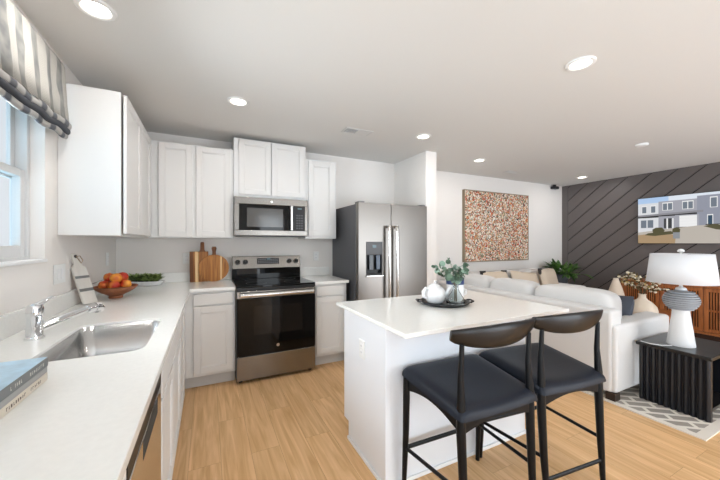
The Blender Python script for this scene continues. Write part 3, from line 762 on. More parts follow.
def outlet(name, label, loc, rz, kind='outlet', wide=1):
    """plate in local x-z plane, facing -y"""
    t = thing(name, label, 'switch plate' if kind == 'switch' else 'outlet', loc, rz)
    w_ = .035 * wide + (.008 if wide > 1 else 0)
    MB().box(-w_, -.006, -.057, w_, -.0005, .057).build('plate', M_white, t, .002)
    mb = MB()
    for k in range(wide):
        x = (k - (wide - 1) / 2) * .046
        if kind == 'switch': mb.box(x - .016, -.009, -.033, x + .016, -.006, .033)
        else:
            for z in (-.02, .02): mb.box(x - .016, -.008, z - .014, x + .016, -.006, z + .014)
    mb.build('rocker' if kind == 'switch' else 'receptacle', M_trim, t, .001)
    if kind != 'switch':
        mb = MB()
        for z in (-.02, .02): mb.box(-.007, -.0084, z - .003, -.005, -.008, z + .006).box(.005, -.0084, z - .003, .007, -.008, z + .006)
        mb.build('slots', M_slot, t)
    return t
outlet('wall_outlet', 'white outlet on the near end of the island', (BX0, -2.05, .668), -PI / 2)
outlet('wall_outlet', 'white outlet on the back wall between range and refrigerator', (2.03, -.001, 1.155), 0)
outlet('wall_outlet', 'white outlet on the back wall behind the cutting boards', (.60, -.001, 1.16), 0)
outlet('wall_outlet', 'white outlet on the window wall near the corner', (.001, -.31, 1.18), PI / 2)
outlet('light_switch', 'white double switch plate on the window wall beside the striped board', (.001, -1.30, 1.14), PI / 2, 'switch', 2)

# ---------------------------------------------------------------- roman shade
vl = thing('roman_shade', 'grey striped fabric shade gathered above the window', 'window shade', (0, -2.0, 1.9)); c0 = (0, -2.0, 1.9)
mb = MB(); VY0, VY1 = -2.62, -1.38; n = 90; vs = []; fs = []
prof = [(.012, 2.37), (.045, 2.37), (.055, 2.35), (.06, 2.25), (.068, 2.12), (.078, 2.02)]
for i in range(n + 1):
    y = VY0 + (VY1 - VY0) * i / n; wv = .006 * math.sin(i * .55)
    for k, (x, z) in enumerate(prof):
        vs.append((x + wv * k / 5, y, z - (.012 * math.sin(PI * (y - VY0) / (VY1 - VY0)) if k > 3 else 0)))
m_ = len(prof)
for i in range(n):
    for k in range(m_ - 1): fs.append((i * m_ + k, (i + 1) * m_ + k, (i + 1) * m_ + k + 1, i * m_ + k + 1))
mb.add(vs, fs); o = rel(mb.build('fabric', M_val, vl, angle=80), c0); sm = o.modifiers.new('solid', 'SOLIDIFY'); sm.thickness = .004
for q, (xo, zc, hh, tt) in enumerate(((.072, 2.012, .02, .011), (.068, 1.98, .02, .013), (.06, 1.952, .02, .012))):
    pts = [(xo + .004 * math.sin(i * .7 + q), VY0 + (VY1 - VY0) * i / 40, zc - .02 * math.sin(PI * i / 40) + .004 * math.sin(i * .9 + q)) for i in range(41)]
    rel(MB().tube(pts, 1.0, 14, sq=(tt, hh)).build('hem_fold', M_fold if q != 1 else M_bind, vl), c0)
rel(box('headrail', M_white, vl, .001, VY0, 2.352, .012, VY1, 2.375), c0)

# ---------------------------------------------------------------- counter objects
def book(name, label, x0, y0, x1, y1, z0, h, cover, pages, marks=None, lightmark=True):
    t = thing(name, label, 'book', ((x0 + x1) / 2, (y0 + y1) / 2, z0), 0, 'books stacked on the counter'); c0 = ((x0 + x1) / 2, (y0 + y1) / 2, z0)
    mb = MB(); th = .0025
    mb.box(x0, y0, z0, x1, y1, z0 + th).box(x0, y0, z0 + h - th, x1, y1, z0 + h).box(x1 - th, y0, z0 + th, x1, y1, z0 + h - th)
    rel(mb.build('cover', cover, t, .0008, 1), c0)
    rel(box('pages', pages, t, x0 + .004, y0 + .004, z0 + th, x1 - th, y1 - .004, z0 + h - th), c0)
    if marks:
        mb = MB(); r = random.Random(len(name) + int(z0 * 1e4)); y = y0 + marks[0]
        while y < y0 + marks[1]:
            wd = r.uniform(.004, .009)
            if r.random() < .85:
                mb.box(x1, y, z0 + h * .34, x1 + .0004, y + .0016, z0 + h * .68)
                mb.box(x1, y, z0 + h * (.34 if r.random() < .5 else .6), x1 + .0004, y + wd * .7, z0 + h * (.42 if r.random() < .5 else .68))
            y += wd + .004
        rel(mb.build('spine_lettering', marks[2], t), c0)
    return t
M_pages = mat('book_pages', (226, 216, 196), .9); M_pagesg = mat('tan_page_block', (190, 160, 108), .8)
M_bcream = mat('cream_book_cloth', (224, 214, 198), .8); M_bgrey = mat('grey_book_cloth', (168, 166, 164), .7); M_bslate = mat('slate_book_spine', (120, 122, 122), .5)
def blue_cover():
    m = mat('pale_blue_photo_cover', (170, 200, 220), .3, vary=.25, vscale=14); return m
book('book', 'cream clothbound book at the bottom of the counter stack', .12, -2.755, .368, -2.51, CT1, .024, M_bcream, M_pages, (.03, .2, mat('brown_lettering', (96, 82, 70), .8)))
book('book', 'grey book in the middle of the counter stack', .125, -2.757, .368, -2.512, CT1 + .0242, .018, M_bgrey, M_pages)
t = book('book', 'pale blue picture book lying on top of the counter stack', .13, -2.762, .37, -2.512, CT1 + .0424, .027, M_bslate, M_pagesg, (.05, .22, mat('pale_lettering', (214, 212, 204), .6)))
mb = MB(); mb.box(.131, -2.761, CT1 + .0694, .369, -2.513, CT1 + .0698); rel(mb.build('picture_cover', blue_cover(), t), ((.13 + .37) / 2, (-2.762 - 2.512) / 2, CT1 + .0424))

# striped paddle board leaning on the left wall
def slab_on(mb, org, u, upv, nrm_, poly, th, mi=0):
    n = len(poly); vs = [tuple(org + u * a + upv * b) for a, b in poly] + [tuple(org + u * a + upv * b - nrm_ * th) for a, b in poly]
    mb.add(vs, [tuple(range(n)), tuple(range(n, 2 * n))[::-1]] + [(i, n + i, n + (i + 1) % n, (i + 1) % n) for i in range(n)], mi)
def paddle_poly(w, h, hw, hh, r=.015):
    p = [(-w / 2, 0), (w / 2, 0), (w / 2, h - r), (w / 2 - r, h)]
    p += [(hw / 2 + .008, h + .004), (hw / 2, h + .016), (hw / 2, h + hh - .014)]
    for k in range(7):
        t = PI * k / 6; p.append((hw / 2 * math.cos(t), h + hh - .014 + .014 * math.sin(t)))
    p += [(-hw / 2, h + .016), (-hw / 2 - .008, h + .004), (-w / 2 + r, h), (-w / 2, h - r)]
    return p
pb = thing('paddle_board', 'whitewashed paddle board with grey stripes leaning on the window wall', 'serving board', (.1, -1.098, CT1)); c0 = (.1, -1.098, CT1)
u = Vector((.50, .866, 0)).normalized(); top = Vector((.034, -1.10, 1.175)); bot = Vector((.1, -1.098, CT1 + .007))
upv = (top - bot).normalized(); nr = u.cross(upv).normalized()
mb = MB(); slab_on(mb, bot, u, upv, nr, paddle_poly(.098, .262, .045, .085), .014); rel(mb.build('board', M_paddle, pb, .002), c0)
for b0, b1 in ((.085, .105), (.175, .192)):
    mb = MB(); slab_on(mb, bot + nr * .0006, u, upv, nr, [(-.0492, b0), (.0492, b0), (.0492, b1), (-.0492, b1)], .001); rel(mb.build('stripe', M_paddleg, pb), c0)
mb = MB(); ctr = bot + upv * .325 + nr * .001; mb.tube([ctr, ctr + nr * .0012], [.011, .011], 16); rel(mb.build('hanging_hole', M_gap, pb), c0)
mb = MB(); mb.tube([ctr + nr * .003, ctr + nr * .01 + u * .02 + upv * .0, ctr + nr * .012 + u * .028 - upv * .03, ctr + nr * .008 + u * .016 - upv * .05, ctr + nr * .004], .0025, 8); rel(mb.build('leather_loop', mat('tan_cord', (150, 128, 104), .8), pb), c0)

# fruit bowl
FB = Vector((.185, -.875, CT1))
bw = thing('fruit_bowl', 'carved brown wooden footed bowl holding peaches on the counter', 'bowl', FB)
MB().lathe([(.042, 0), (.045, .006), (.042, .018), (.05, .024), (.086, .042), (.118, .064), (.138, .088), (.134, .09), (.114, .068), (.082, .048), (.03, .038), (.001, .037)], n=48).build('bowl', M_bowl, bw)
fl = [(.066 * math.cos(2 * PI * k / 5 + 3.5), .066 * math.sin(2 * PI * k / 5 + 3.5), .1) for k in range(5)] + [(.044 * math.cos(2 * PI * k / 3 + 4.9), .044 * math.sin(2 * PI * k / 3 + 4.9), .152) for k in range(3)]
FLB = ['peach low at the left edge of the fruit bowl', 'peach low at the front of the fruit bowl', 'peach low at the right edge of the fruit bowl', 'peach low at the back right of the fruit bowl',
       'peach low at the back left of the fruit bowl', 'front peach of the three on top of the fruit pile', 'right-hand peach of the three on top of the fruit pile', 'left-hand peach of the three on top of the fruit pile']
def fruit_bm():
    mb = MB()
    def f(q):
        r_ = q.length; a = math.atan2(q.y, q.x); k = 1 - .05 * max(0, math.cos(a)) ** 8
        top_ = max(0, q.z / .039); q = q * k; q.z -= .008 * top_ ** 6; return q
    mb.ball((0, 0, 0), .0385, 20, f=f); return mb
ftm = None
for i, (x, y, z) in enumerate(fl):
    loc = (FB.x + x, FB.y + y, FB.z + z)
    if ftm is None:
        ftm = thing('peach', FLB[0], 'fruit', loc, 0, 'peaches in the wooden bowl'); fruit_bm().build('flesh', M_fruit, ftm, angle=80)
        MB().tube([(0, 0, .028), (.002, 0, .037)], .0025, 6).build('stem', M_stem, ftm)
    else:
        o = dup(ftm, loc, rnd.uniform(0, 6), FLB[i]); o.rotation_euler = (rnd.uniform(-.5, .5), rnd.uniform(-.5, .5), rnd.uniform(0, 6)); s_ = rnd.uniform(.96, 1.02); o.scale = (s_,) * 3

# white oblong dish with greenery
GD = Vector((.262, -.175, CT1)); gz = -.42
gd = thing('oblong_dish', 'white oblong dish filled with green succulents in the counter corner', 'dish', GD, gz)
mb = MB(); mb.lathe([(.12, 0), (.145, .004), (.17, .03), (.178, .045), (.172, .045), (.16, .03), (.10, .016), (.001, .014)], n=44, sy=.42); mb.build('dish', M_ceramic, gd)
MB().lathe([(.165, .034), (.12, .042), (.001, .046)], n=36, sy=.40).build('soil', M_soil, gd)
def leafquad(mb, base, d, L, wd, nrm_, curl=.2, mi=0, seg=4):
    d = d.normalized(); s_ = d.cross(nrm_).normalized(); up_ = s_.cross(d).normalized(); vs = []; fs = []
    for k in range(seg + 1):
        t = k / seg; w_ = wd * (math.sin(PI * min(.97, .08 + t * .9)) ** .7) / 2
        c_ = base + d * (L * t) - up_ * (curl * L * t * t)
        vs += [tuple(c_ - s_ * w_ + up_ * w_ * .3), tuple(c_), tuple(c_ + s_ * w_ + up_ * w_ * .3)]
    for k in range(seg):
        a = k * 3; fs += [(a, a + 1, a + 4, a + 3), (a + 1, a + 2, a + 5, a + 4)]
    mb.add(vs, fs, mi)
mb = MB()
for k in range(46):
    a = rnd.uniform(0, 2 * PI); r_ = math.sqrt(rnd.random()); x = .145 * r_ * math.cos(a); y = .055 * r_ * math.sin(a); base = Vector((x, y, .042))
    for j in range(7):
        t = 2 * PI * j / 7 + k; d = Vector((math.cos(t), math.sin(t), rnd.uniform(.6, 2.0)))
        leafquad(mb, base, d, rnd.uniform(.05, .1), rnd.uniform(.028, .045), Vector((0, 0, 1)), .25, rnd.choice([0, 0, 1]), 3)
mb.build('succulents', [mat('succulent_green', (140, 160, 92), .5, vary=.35, vscale=30), mat('succulent_dark', (98, 116, 62), .55, vary=.3, vscale=30)], gd)

# cutting boards leaning against the back wall
def lean_board(label, cx, yb, h, lean, make, cat='cutting board'):
    t = thing('cutting_board', label, cat, (cx, yb, CT1), 0); t.rotation_euler = (-lean, 0, 0)
    make(t); return t
def mk_rect(t):
    W, H = .172, .325
    for nm, m_, a, b in (('walnut_strip', M_boardd, -.086, -.052), ('acacia_panel', M_board, -.052, -.036), ('sapwood_strip', M_boardl, -.036, -.006), ('acacia_panel', M_board, -.006, .086)):
        MB().box(a, 0, 0, b, .018, H).build(nm, m_, t, .0015, 1)
    mb = MB(); mb.prism([(.0, H - .002), (.06, H - .002), (.05, H + .02), (.048, H + .092), (.042, H + .1), (.018, H + .1), (.012, H + .092), (.01, H + .02)], 1, 0, .018); mb.build('handle', M_boardd, t, .003)
lean_board('rectangular acacia cutting board with pale stripe leaning on the back wall', .722, -.105, .42, -.21, mk_rect)
def mk_round(t):
    R = .145
    strips = [(-.145, .06, M_board2), (.06, .076, M_boardl), (.076, .145, M_board2)]
    for a, b, m_ in strips:
        pts = []
        N_ = 16
        for k in range(N_ + 1):
            x = a + (b - a) * k / N_; pts.append((x, R - math.sqrt(max(0, R * R - x * x))))
        for k in range(N_ + 1):
            x = b - (b - a) * k / N_; pts.append((x, R + math.sqrt(max(0, R * R - x * x))))
        q = [pts[0]]
        for p_ in pts[1:]:
            if (Vector(p_) - Vector(q[-1])).length > 1e-4: q.append(p_)
        if (Vector(q[0]) - Vector(q[-1])).length < 1e-4: q.pop()
        MB().prism(q, 1, 0, .016).build('round_panel' if m_ is M_board2 else 'sapwood_strip', m_, t)
    mb = MB(); mb.prism([(-.02, 2 * R - .01), (.02, 2 * R - .01), (.017, 2 * R + .03), (.024, 2 * R + .07), (.018, 2 * R + .086), (-.018, 2 * R + .086), (-.024, 2 * R + .07), (-.017, 2 * R + .03)], 1, 0, .016); mb.build('handle', M_boardd, t, .003)
lean_board('round acacia cutting board with handle leaning in front of the rectangular one', .862, -.135, .4, -.2, mk_round)

# ---------------------------------------------------------------- things on the island
TR = Vector((2.235, -2.14, .914))
tr = thing('serving_tray', 'round black metal tray on the island', 'tray', TR)
MB().lathe([(.128, 0), (.145, .004), (.158, .017), (.164, .018), (.164, .022), (.156, .021), (.143, .009), (.001, .008)], n=48).build('plate', M_black, tr)
mb = MB()
for s_ in (-1, 1):
    a = math.radians(153 if s_ < 0 else -27); c_ = Vector((.162 * math.cos(a), .162 * math.sin(a), .02)); tdir = Vector((-math.sin(a), math.cos(a), 0)); od = Vector((math.cos(a), math.sin(a), 0))
    mb.tube([c_ - tdir * .045, c_ - tdir * .03 + od * .022 + Vector((0, 0, .004)), c_ + tdir * .03 + od * .022 + Vector((0, 0, .004)), c_ + tdir * .045], .006, 8)
mb.build('handles', M_black, tr)
TZ = .914 + .009
RI = Vector((math.cos(.456), -math.sin(.456), 0))            # roughly across the tray, left to right
TP = TR + RI * -.064 + Vector((0, .0, 0)); TP = Vector((TP.x, TP.y, TZ))
tp = thing('teapot', 'round white ceramic teapot on the black tray', 'teapot', TP)
MB().lathe([(.042, 0), (.052, .004), (.068, .028), (.073, .055), (.067, .085), (.05, .106), (.036, .113), (.001, .114)], n=40).build('body', M_ceramic, tp)
mb = MB(); mb.lathe([(.037, .111), (.035, .118), (.02, .127), (.007, .13)], n=28); mb.ball((0, 0, .138), .010, 12); mb.build('lid', M_ceramic, tp)
fw = Vector((math.sin(.456), math.cos(.456), 0))
sd = (RI * .9 + fw * -.25).normalized()
MB().tube([sd * .055 + Vector((0, 0, .045)), sd * .08 + Vector((0, 0, .07)), sd * .092 + Vector((0, 0, .095)), sd * .104 + Vector((0, 0, .112))], [.02, .015, .011, .009], 14).build('spout', M_ceramic, tp)
hd = (RI * -.88 + fw * -.47).normalized()
MB().tube([hd * .055 + Vector((0, 0, .095)), hd * .08 + Vector((0, 0, .103)), hd * .102 + Vector((0, 0, .082)), hd * .1 + Vector((0, 0, .05)), hd * .064 + Vector((0, 0, .03))], [.009, .01, .0105, .01, .009], 12).build('handle', M_ceramic, tp)
CP = TR + RI * .088 + fw * .055; CP = Vector((CP.x, CP.y, TZ))
cn = thing('ceramic_canister', 'white ceramic jar with navy band behind the glass vase', 'jar', CP)
MB().lathe([(.052, 0), (.058, .006), (.06, .05), (.059, .118)], n=36).build('body', M_ceramic, cn)
MB().lathe([(.0595, .118), (.0595, .162), (.056, .167), (.045, .167), (.045, .14), (.001, .14)], n=36).build('navy_rim', M_navy, cn)
mb = MB(); mb.tube([RI * .056 + Vector((0, 0, .085)), RI * .076 + Vector((0, 0, .08)), RI * .076 + Vector((0, 0, .05)), RI * .057 + Vector((0, 0, .042))], .005, 10); mb.build('handle', M_ceramic, cn)
VP = TR + RI * .058 + fw * -.055; VP = Vector((VP.x, VP.y, TZ))
gv = thing('glass_bud_vase', 'clear glass bud vase holding eucalyptus on the tray', 'vase', VP)
MB().lathe([(.04, 0), (.056, .004), (.06, .018), (.05, .045), (.03, .075), (.018, .1), (.016, .118), (.021, .128), (.0195, .1285), (.0135, .118), (.0155, .1), (.027, .075), (.046, .045), (.055, .02), (.05, .008), (.001, .007)], n=36).build('glass', M_clear, gv)
eu = thing('eucalyptus_sprig', 'grey green eucalyptus sprigs standing in the glass vase', 'plant', VP)
ms = MB(); ml = MB(); r = random.Random(5)
for k in range(9):
    a = 2 * PI * k / 9 + .3; out = Vector((math.cos(a), math.sin(a), 0)); H = r.uniform(.03, .14); W_ = r.uniform(.05, .13)
    pts = [Vector((0, 0, .02)) + out * .008, Vector((0, 0, .12)) + out * .006, Vector((0, 0, .14 + H * .55)) + out * W_ * .45 - RI * .012, Vector((0, 0, .14 + H)) + out * W_ - RI * .03]
    ms.tube(pts, [.0018, .0018, .0014, .001], 6)
    for j in range(2, 8):
        t = j / 7; p = pts[1].lerp(pts[2], t * 2) if t < .5 else pts[2].lerp(pts[3], t * 2 - 1)
        for s_ in (-1, 1):
            dd = Vector((r.uniform(-1, 1), r.uniform(-1, 1), r.uniform(-.2, .7))); rr = r.uniform(.012, .021)
            nn = Vector((r.uniform(-1, 1), r.uniform(-1, 1), r.uniform(.0, 1))).normalized()
            a1 = nn.orthogonal().normalized(); a2 = nn.cross(a1); cc = p + dd.normalized() * rr * 1.1
            vs = [tuple(cc + nn * -.003)] + [tuple(cc + (a1 * math.cos(2 * PI * i / 10) + a2 * math.sin(2 * PI * i / 10)) * rr) for i in range(10)]
            ml.add(vs, [(0, 1 + i, 1 + (i + 1) % 10) for i in range(10)], r.choice([0, 0, 1, 2]))
ms.build('stems', M_stem, eu); ml.build('leaves', [M_euc, mat('eucalyptus_pale', (140, 164, 146), .6), mat('eucalyptus_dark', (62, 88, 66), .6)], eu)

# ---------------------------------------------------------------- bar stools
def make_stool(label):
    t = thing('counter_stool', label, 'stool', (2.013, -2.575, 0), -.03, 'black counter stools at the island')
    wf, wr, f, b = .260, .218, .183, -.183
    legr = [.015, .0185, .0175, .0125]
    for sx_ in (-1, 1):
        MB().tube([(sx_ * wf, f, .61), (sx_ * wf, f, .5), (sx_ * wf, f + .006, .3), (sx_ * (wf + .004), f + .019, 0)], [.017, .0185, .017, .012], 14).build('leg', M_blackwood, t)
    for sx_ in (-1, 1):
        MB().tube([(sx_ * (wr - .006), -.182, .885), (sx_ * (wr - .004), -.176, .74), (sx_ * wr, b, .6), (sx_ * wr, b, .5), (sx_ * (wr - .003), b - .012, .25), (sx_ * (wr - .01), b - .03, 0)], [.0105, .0135, .0195, .021, .018, .0125], 14).build('leg', M_blackwood, t)
    # apron with arched lower edges
    mb = MB()
    def arch(p0, p1, z0, z1, drop, th, nrm_):
        n = 14; vs = []; fs = []
        for i in range(n + 1):
            u_ = i / n; x = p0[0] + (p1[0] - p0[0]) * u_; y = p0[1] + (p1[1] - p0[1]) * u_; zt = z0 + (z1 - z0) * u_; lo = zt - drop * (1 - .55 * math.sin(PI * u_))
            for k in (0, 1):
                for z in (lo, zt): vs.append((x + nrm_[0] * th * k, y + nrm_[1] * th * k, z))
        for i in range(n):
            a = i * 4; c_ = a + 4
            fs += [(a, c_, c_ + 1, a + 1), (a + 2, a + 3, c_ + 3, c_ + 2), (a + 1, c_ + 1, c_ + 3, a + 3), (a, a + 2, c_ + 2, c_)]
        fs += [(0, 1, 3, 2), (n * 4, n * 4 + 2, n * 4 + 3, n * 4 + 1)]
        mb.add(vs, fs)
    ft, rt = .612, .565
    arch((-wf, f), (-wr, b), ft, rt, .075, .02, (1, 0)); arch((wf, f), (wr, b), ft, rt, .075, .02, (-1, 0))
    arch((-wf, f - .01), (wf, f - .01), ft, ft, .075, .02, (0, 1)); arch((-wr, b - .01), (wr, b - .01), rt, rt, .07, .02, (0, 1))
    mb.build('seat_frame', M_blackwood, t)
    # upholstered seat
    n = 22; vs = []; fs = []
    def edge(u_, v_):
        v2 = -.215 + .44 * v_; hw = (wr + .028) + (wf + .014 - wr - .028) * v_
        cr = .035; k = 1
        e0 = min(v_, 1 - v_) * .44
        if e0 < cr: hw -= cr * .55 * (1 - math.sqrt(max(0, 1 - (1 - e0 / cr) ** 2)))
        return u_ * hw, v2 + (.012 * (1 - u_ * u_) if v_ > .5 else -.008 * (1 - u_ * u_))
    for side in (0, 1):
        for i in range(n + 1):
            for j in range(n + 1):
                # cluster points near the edges for a soft rim
                u_ = math.sin((2 * i / n - 1) * PI / 2); v_ = .5 + .5 * math.sin((2 * j / n - 1) * PI / 2)
                x, y = edge(u_, v_)
                zb = rt - .002 + (ft - rt) * v_
                rim = (1 - abs(u_) ** 10) * (1 - abs(2 * v_ - 1) ** 10)
                dish = -.012 * (1 - u_ * u_) * math.sin(PI * min(1, v_ * 1.1)) + .012 * u_ * u_
                z = zb + (.0 if side == 0 else (.048 * max(0, rim) ** .35 + dish * max(0, rim)))
                vs.append((x, y, z))
    M_ = (n + 1) * (n + 1)
    for i in range(n):
        for j in range(n):
            a = i * (n + 1) + j; q = (a, a + n + 1, a + n + 2, a + 1); fs.append(q); fs.append(tuple(c_ + M_ for c_ in q[::-1]))
    for i in range(n):
        a = i * (n + 1); fs.append((a, a + n + 1, a + n + 1 + M_, a + M_)); a2 = a + n; fs.append((a2, a2 + n + 1, a2 + n + 1 + M_, a2 + M_))
    for j in range(n):
        fs.append((j, j + 1, j + 1 + M_, j + M_)); k = n * (n + 1) + j; fs.append((k, k + 1, k + 1 + M_, k + M_))
    MB().add(vs, fs).build('seat', M_leather, t, angle=60)
    # bent backrest rail
    n = 26; vs = []; fs = []; S = 16
    for i in range(n + 1):
        u_ = 2 * i / n - 1
        x = u_ * .262; y = -.212 + .040 * u_ * u_ + .006 * u_ ** 4
        hgt = .056 * (1 - .5 * abs(u_) ** 2.2); th = .012 + .006 * (1 - abs(u_))
        if i in (0, n): hgt *= .9; th *= .75
        zc = .964 - .014 * u_ * u_ - hgt
        tang = Vector((1, (.08 * u_ + .024 * u_ ** 3) / .262, 0)).normalized(); nn = Vector((-tang.y, tang.x, 0))
        for k in range(S):
            a = 2 * PI * k / S; ca, sa = math.cos(a), math.sin(a)
            ex = math.copysign(abs(ca) ** .8, ca); ez = math.copysign(abs(sa) ** .8, sa)
            p = Vector((x, y, zc)) + nn * (th * ex - .008 * ez) + Vector((0, 0, hgt * ez)); vs.append(tuple(p))
    for i in range(n):
        for k in range(S):
            j = (k + 1) % S; fs.append((i * S + k, i * S + j, (i + 1) * S + j, (i + 1) * S + k))
    fs.append(tuple(range(S))[::-1]); fs.append(tuple(range(n * S, n * S + S)))
    MB().add(vs, fs).build('backrest_rail', M_railwood, t, angle=60)
    for sx_ in (-1, 1):
        MB().tube([(sx_ * (wf + .001), f + .008, .225), (sx_ * (wr + .003), b - .01, .245)], .0095, 10).build('stretcher', M_blackwood, t)
    MB().tube([(-wf, f + .008, .225), (wf, f + .008, .225)], .0105, 10, sq=(.8, 1.2)).build('footrest', M_blackwood, t)
    MB().tube([(-wr - .006, b - .02, .13), (wr + .006, b - .02, .13)], .0095, 10, sq=(.8, 1.2)).build('stretcher', M_blackwood, t)
    return t
st = make_stool('black wooden counter stool with navy leather seat, nearest the island outlet end')
dup(st, (2.562, -2.595, 0), -.1, 'black wooden counter stool with navy leather seat, beside the sofa back')

# ---------------------------------------------------------------- sofa
so = thing('sectional_sofa', 'off-white linen L-shaped sectional sofa behind the island', 'sofa', (3.82, -2.4, 0)); c0 = (3.82, -2.4, 0)
SXA = 3.82
rel(MB().box(SXA, -2.37, .07, SXA + .17, -.0, .755).build('backrest_frame', M_sofa, so, .025, 3), c0)
rel(MB().box(SXA + .172, -2.2, .07, 4.76, -.9, .27).box(SXA + .172, -.9, .07, 6.1, -.2, .27).build('base', M_sofa, so, .02, 3), c0)
rel(MB().box(SXA + .012, -2.40, .07, 4.80, -2.205, .635).build('arm', M_sofa, so, .03, 4), c0)
rel(MB().box(4.0, -.17, .07, 6.1, .0, .755).build('backrest_frame', M_sofa, so, .025, 3), c0)
rel(MB().box(6.1, -.9, .07, 6.26, .0, .635).build('arm', M_sofa, so, .03, 4), c0)
yb_ = [-2.285, -1.535, -.94, -.3]
for i in range(3):
    a, b = yb_[i], yb_[i + 1]
    rel(MB().cushion((4.115, (a + b) / 2, .69), (.27, b - a - .004, .39), 5, 12).build('back_cushion', M_sofa2, so, angle=80), c0)
for a, b in ((-2.2, -1.55), (-1.545, -.9)):
    rel(MB().cushion(((4.0 + 4.78) / 2, (a + b) / 2, .37), (.80, b - a, .21), 7, 12).build('seat_cushion', M_sofa2, so, angle=80), c0)
for a, b in ((4.0, 4.8), (4.805, 5.45), (5.455, 6.1)):
    rel(MB().cushion(((a + b) / 2, -.53, .37), (b - a, .76, .21), 7, 12).build('seat_cushion', M_sofa2, so, angle=80), c0)
for a, b in ((4.25, 4.85), (4.855, 5.47), (5.475, 6.08)):
    rel(MB().cushion(((a + b) / 2, -.285, .675), (b - a, .24, .40), 5, 12).build('back_cushion', M_sofa2, so, angle=80), c0)
for x, y in ((3.86, -2.36), (4.72, -2.36), (3.86, -1.2), (3.86, -.05), (6.2, -.05), (6.2, -.85), (5.3, -.85), (5.3, -.05)):
    rel(box('foot', M_darkfoot, so, x - .04, y - .035, .0107 if y < -1 else 0, x + .04, y + .035, .07), c0)
def pillow(label, loc, rot, w_, h_, t_, m, tip=False):
    t = thing('throw_pillow', label, 'pillow', loc, 0); t.rotation_euler = rot
    MB().pillow(w_, h_, t_).build('cover', m, t, angle=80)
    if tip:
        for sx_ in (1, -1):
            mb = MB(); mb.x = Matrix.Translation((sx_ * w_ * .40, 0, h_ * .40)); mb.pillow(.11, .11, .05, 6); mb.build('dark_corner', M_tassel, t, angle=80)
    return t
pillow('slate blue square pillow propped at the near sofa arm', (4.47, -2.10, .64), (math.radians(16), math.radians(4), math.radians(62)), .36, .34, .13, M_slate)
pillow('oat pillow with dark corners on the far sofa run, nearest the fern planter', (5.86, -.54, .685), (math.radians(-14), 0, math.radians(10)), .50, .44, .15, M_tan, True)
pillow('oat pillow leaning in the middle of the far sofa run', (5.28, -.54, .675), (math.radians(-18), math.radians(6), math.radians(-4)), .56, .40, .16, M_tan)
pillow('oat pillow with dark corners on the far sofa run, nearest the island', (4.62, -.54, .685), (math.radians(-14), 0, math.radians(-8)), .48, .44, .15, M_tan, True)

# ---------------------------------------------------------------- rug, side table, lamp
rgx0, rgx1, rgy0, rgy1 = 3.79, 6.75, -2.925, -1.0
ru = thing('area_rug', 'cream and grey geometric area rug under the side table', 'rug', (rgx0, rgy0, 0)); c0 = (rgx0, rgy0, 0)
rel(box('pattern', M_rug, ru, rgx0 + .045, rgy0 + .06, .0, rgx1 - .045, rgy1 - .06, .0105), c0)
mb = MB(); mb.box(rgx0, rgy0, 0, rgx1, rgy0 + .06, .01).box(rgx0, rgy1 - .06, 0, rgx1, rgy1, .01).box(rgx0, rgy0 + .06, 0, rgx0 + .045, rgy1 - .06, .01).box(rgx1 - .045, rgy0 + .06, 0, rgx1, rgy1 - .06, .01)
rel(mb.build('border', M_rugb, ru), c0)
STX0, STX1, STY0, STY1 = 4.09, 4.66, -2.872, -2.425
sb = thing('side_table', 'black fluted side table with slab ends beside the sofa', 'side table', ((STX0 + STX1) / 2, (STY0 + STY1) / 2, .0105)); c0 = ((STX0 + STX1) / 2, (STY0 + STY1) / 2, 0)
rel(box('top', M_sidetop, sb, STX0 - .012, STY0, .452, STX1 + .012, STY1, .48, .004), c0)
def fluted(x0, x1, out):
    n = 11; poly = []
    P = (STY1 - STY0 - .02) / n; pts = []
    for i in range(n):
        for k in range(8):
            t = k / 7; pts.append((STY0 + .01 + P * (i + t * .86), math.sin(PI * t) * .016))
    vs = []
    a = [(x0 + (0 if out < 0 else 0), y) for y, _ in pts]
    poly = [((x0 if out < 0 else x1) + out * d_, y) for y, d_ in pts] + [((x1 if out < 0 else x0), STY1 - .01), ((x1 if out < 0 else x0), STY0 + .01)]
    mb = MB(); mb.prism(poly, 2, .0, .452); return mb
rel(fluted(STX0 + .012, STX0 + .04, -1).build('fluted_side', M_fluted, sb, angle=25), c0)
rel(fluted(STX1 - .04, STX1 - .012, 1).build('fluted_side', M_fluted, sb, angle=25), c0)
rel(box('shelf', M_sidetop, sb, STX0 + .04, STY0 + .03, .05, STX1 - .04, STY1 - .03, .07), c0)
LMP = Vector((4.275, -2.645, .4906)); 
lp = thing('table_lamp', 'white table lamp with ridged grey ceramic body on the black side table', 'lamp', LMP)
MB().lathe([(.084, 0), (.086, .006), (.079, .06), (.068, .15), (.057, .235), (.053, .275), (.055, .29)], n=48).build('base', M_matte_cer, lp)
prof = [(.054, .29)]; n = 9
for i in range(n):
    t0 = i / n; t1 = (i + .75) / n; tm = (i + .4) / n
    def rr(t): return .048 + .061 * math.sin(PI * (.06 + .86 * t)) ** .8
    prof += [(rr(t0) - .012, .29 + .15 * t0), (rr(tm) + .004, .29 + .15 * (t0 + .02)), (rr(tm) + .004, .29 + .15 * t1), (rr(t1) - .012, .29 + .15 * (t1 + .01))]
prof += [(.04, .444), (.036, .452)]
MB().lathe(prof, n=48).build('ridged_body', M_grey_cer, lp, angle=30)
MB().lathe([(.036, .452), (.03, .468), (.012, .476), (.008, .52), (.006, .74)], n=20).build('neck', M_matte_cer, lp)
mb = MB(); n = 56; prof = [(.212, .51), (.187, .745)]
mb.lathe(prof, n=n, cap=False); o = mb.build('lamp_shade', M_shade, lp); sm = o.modifiers.new('solid', 'SOLIDIFY'); sm.thickness = .003
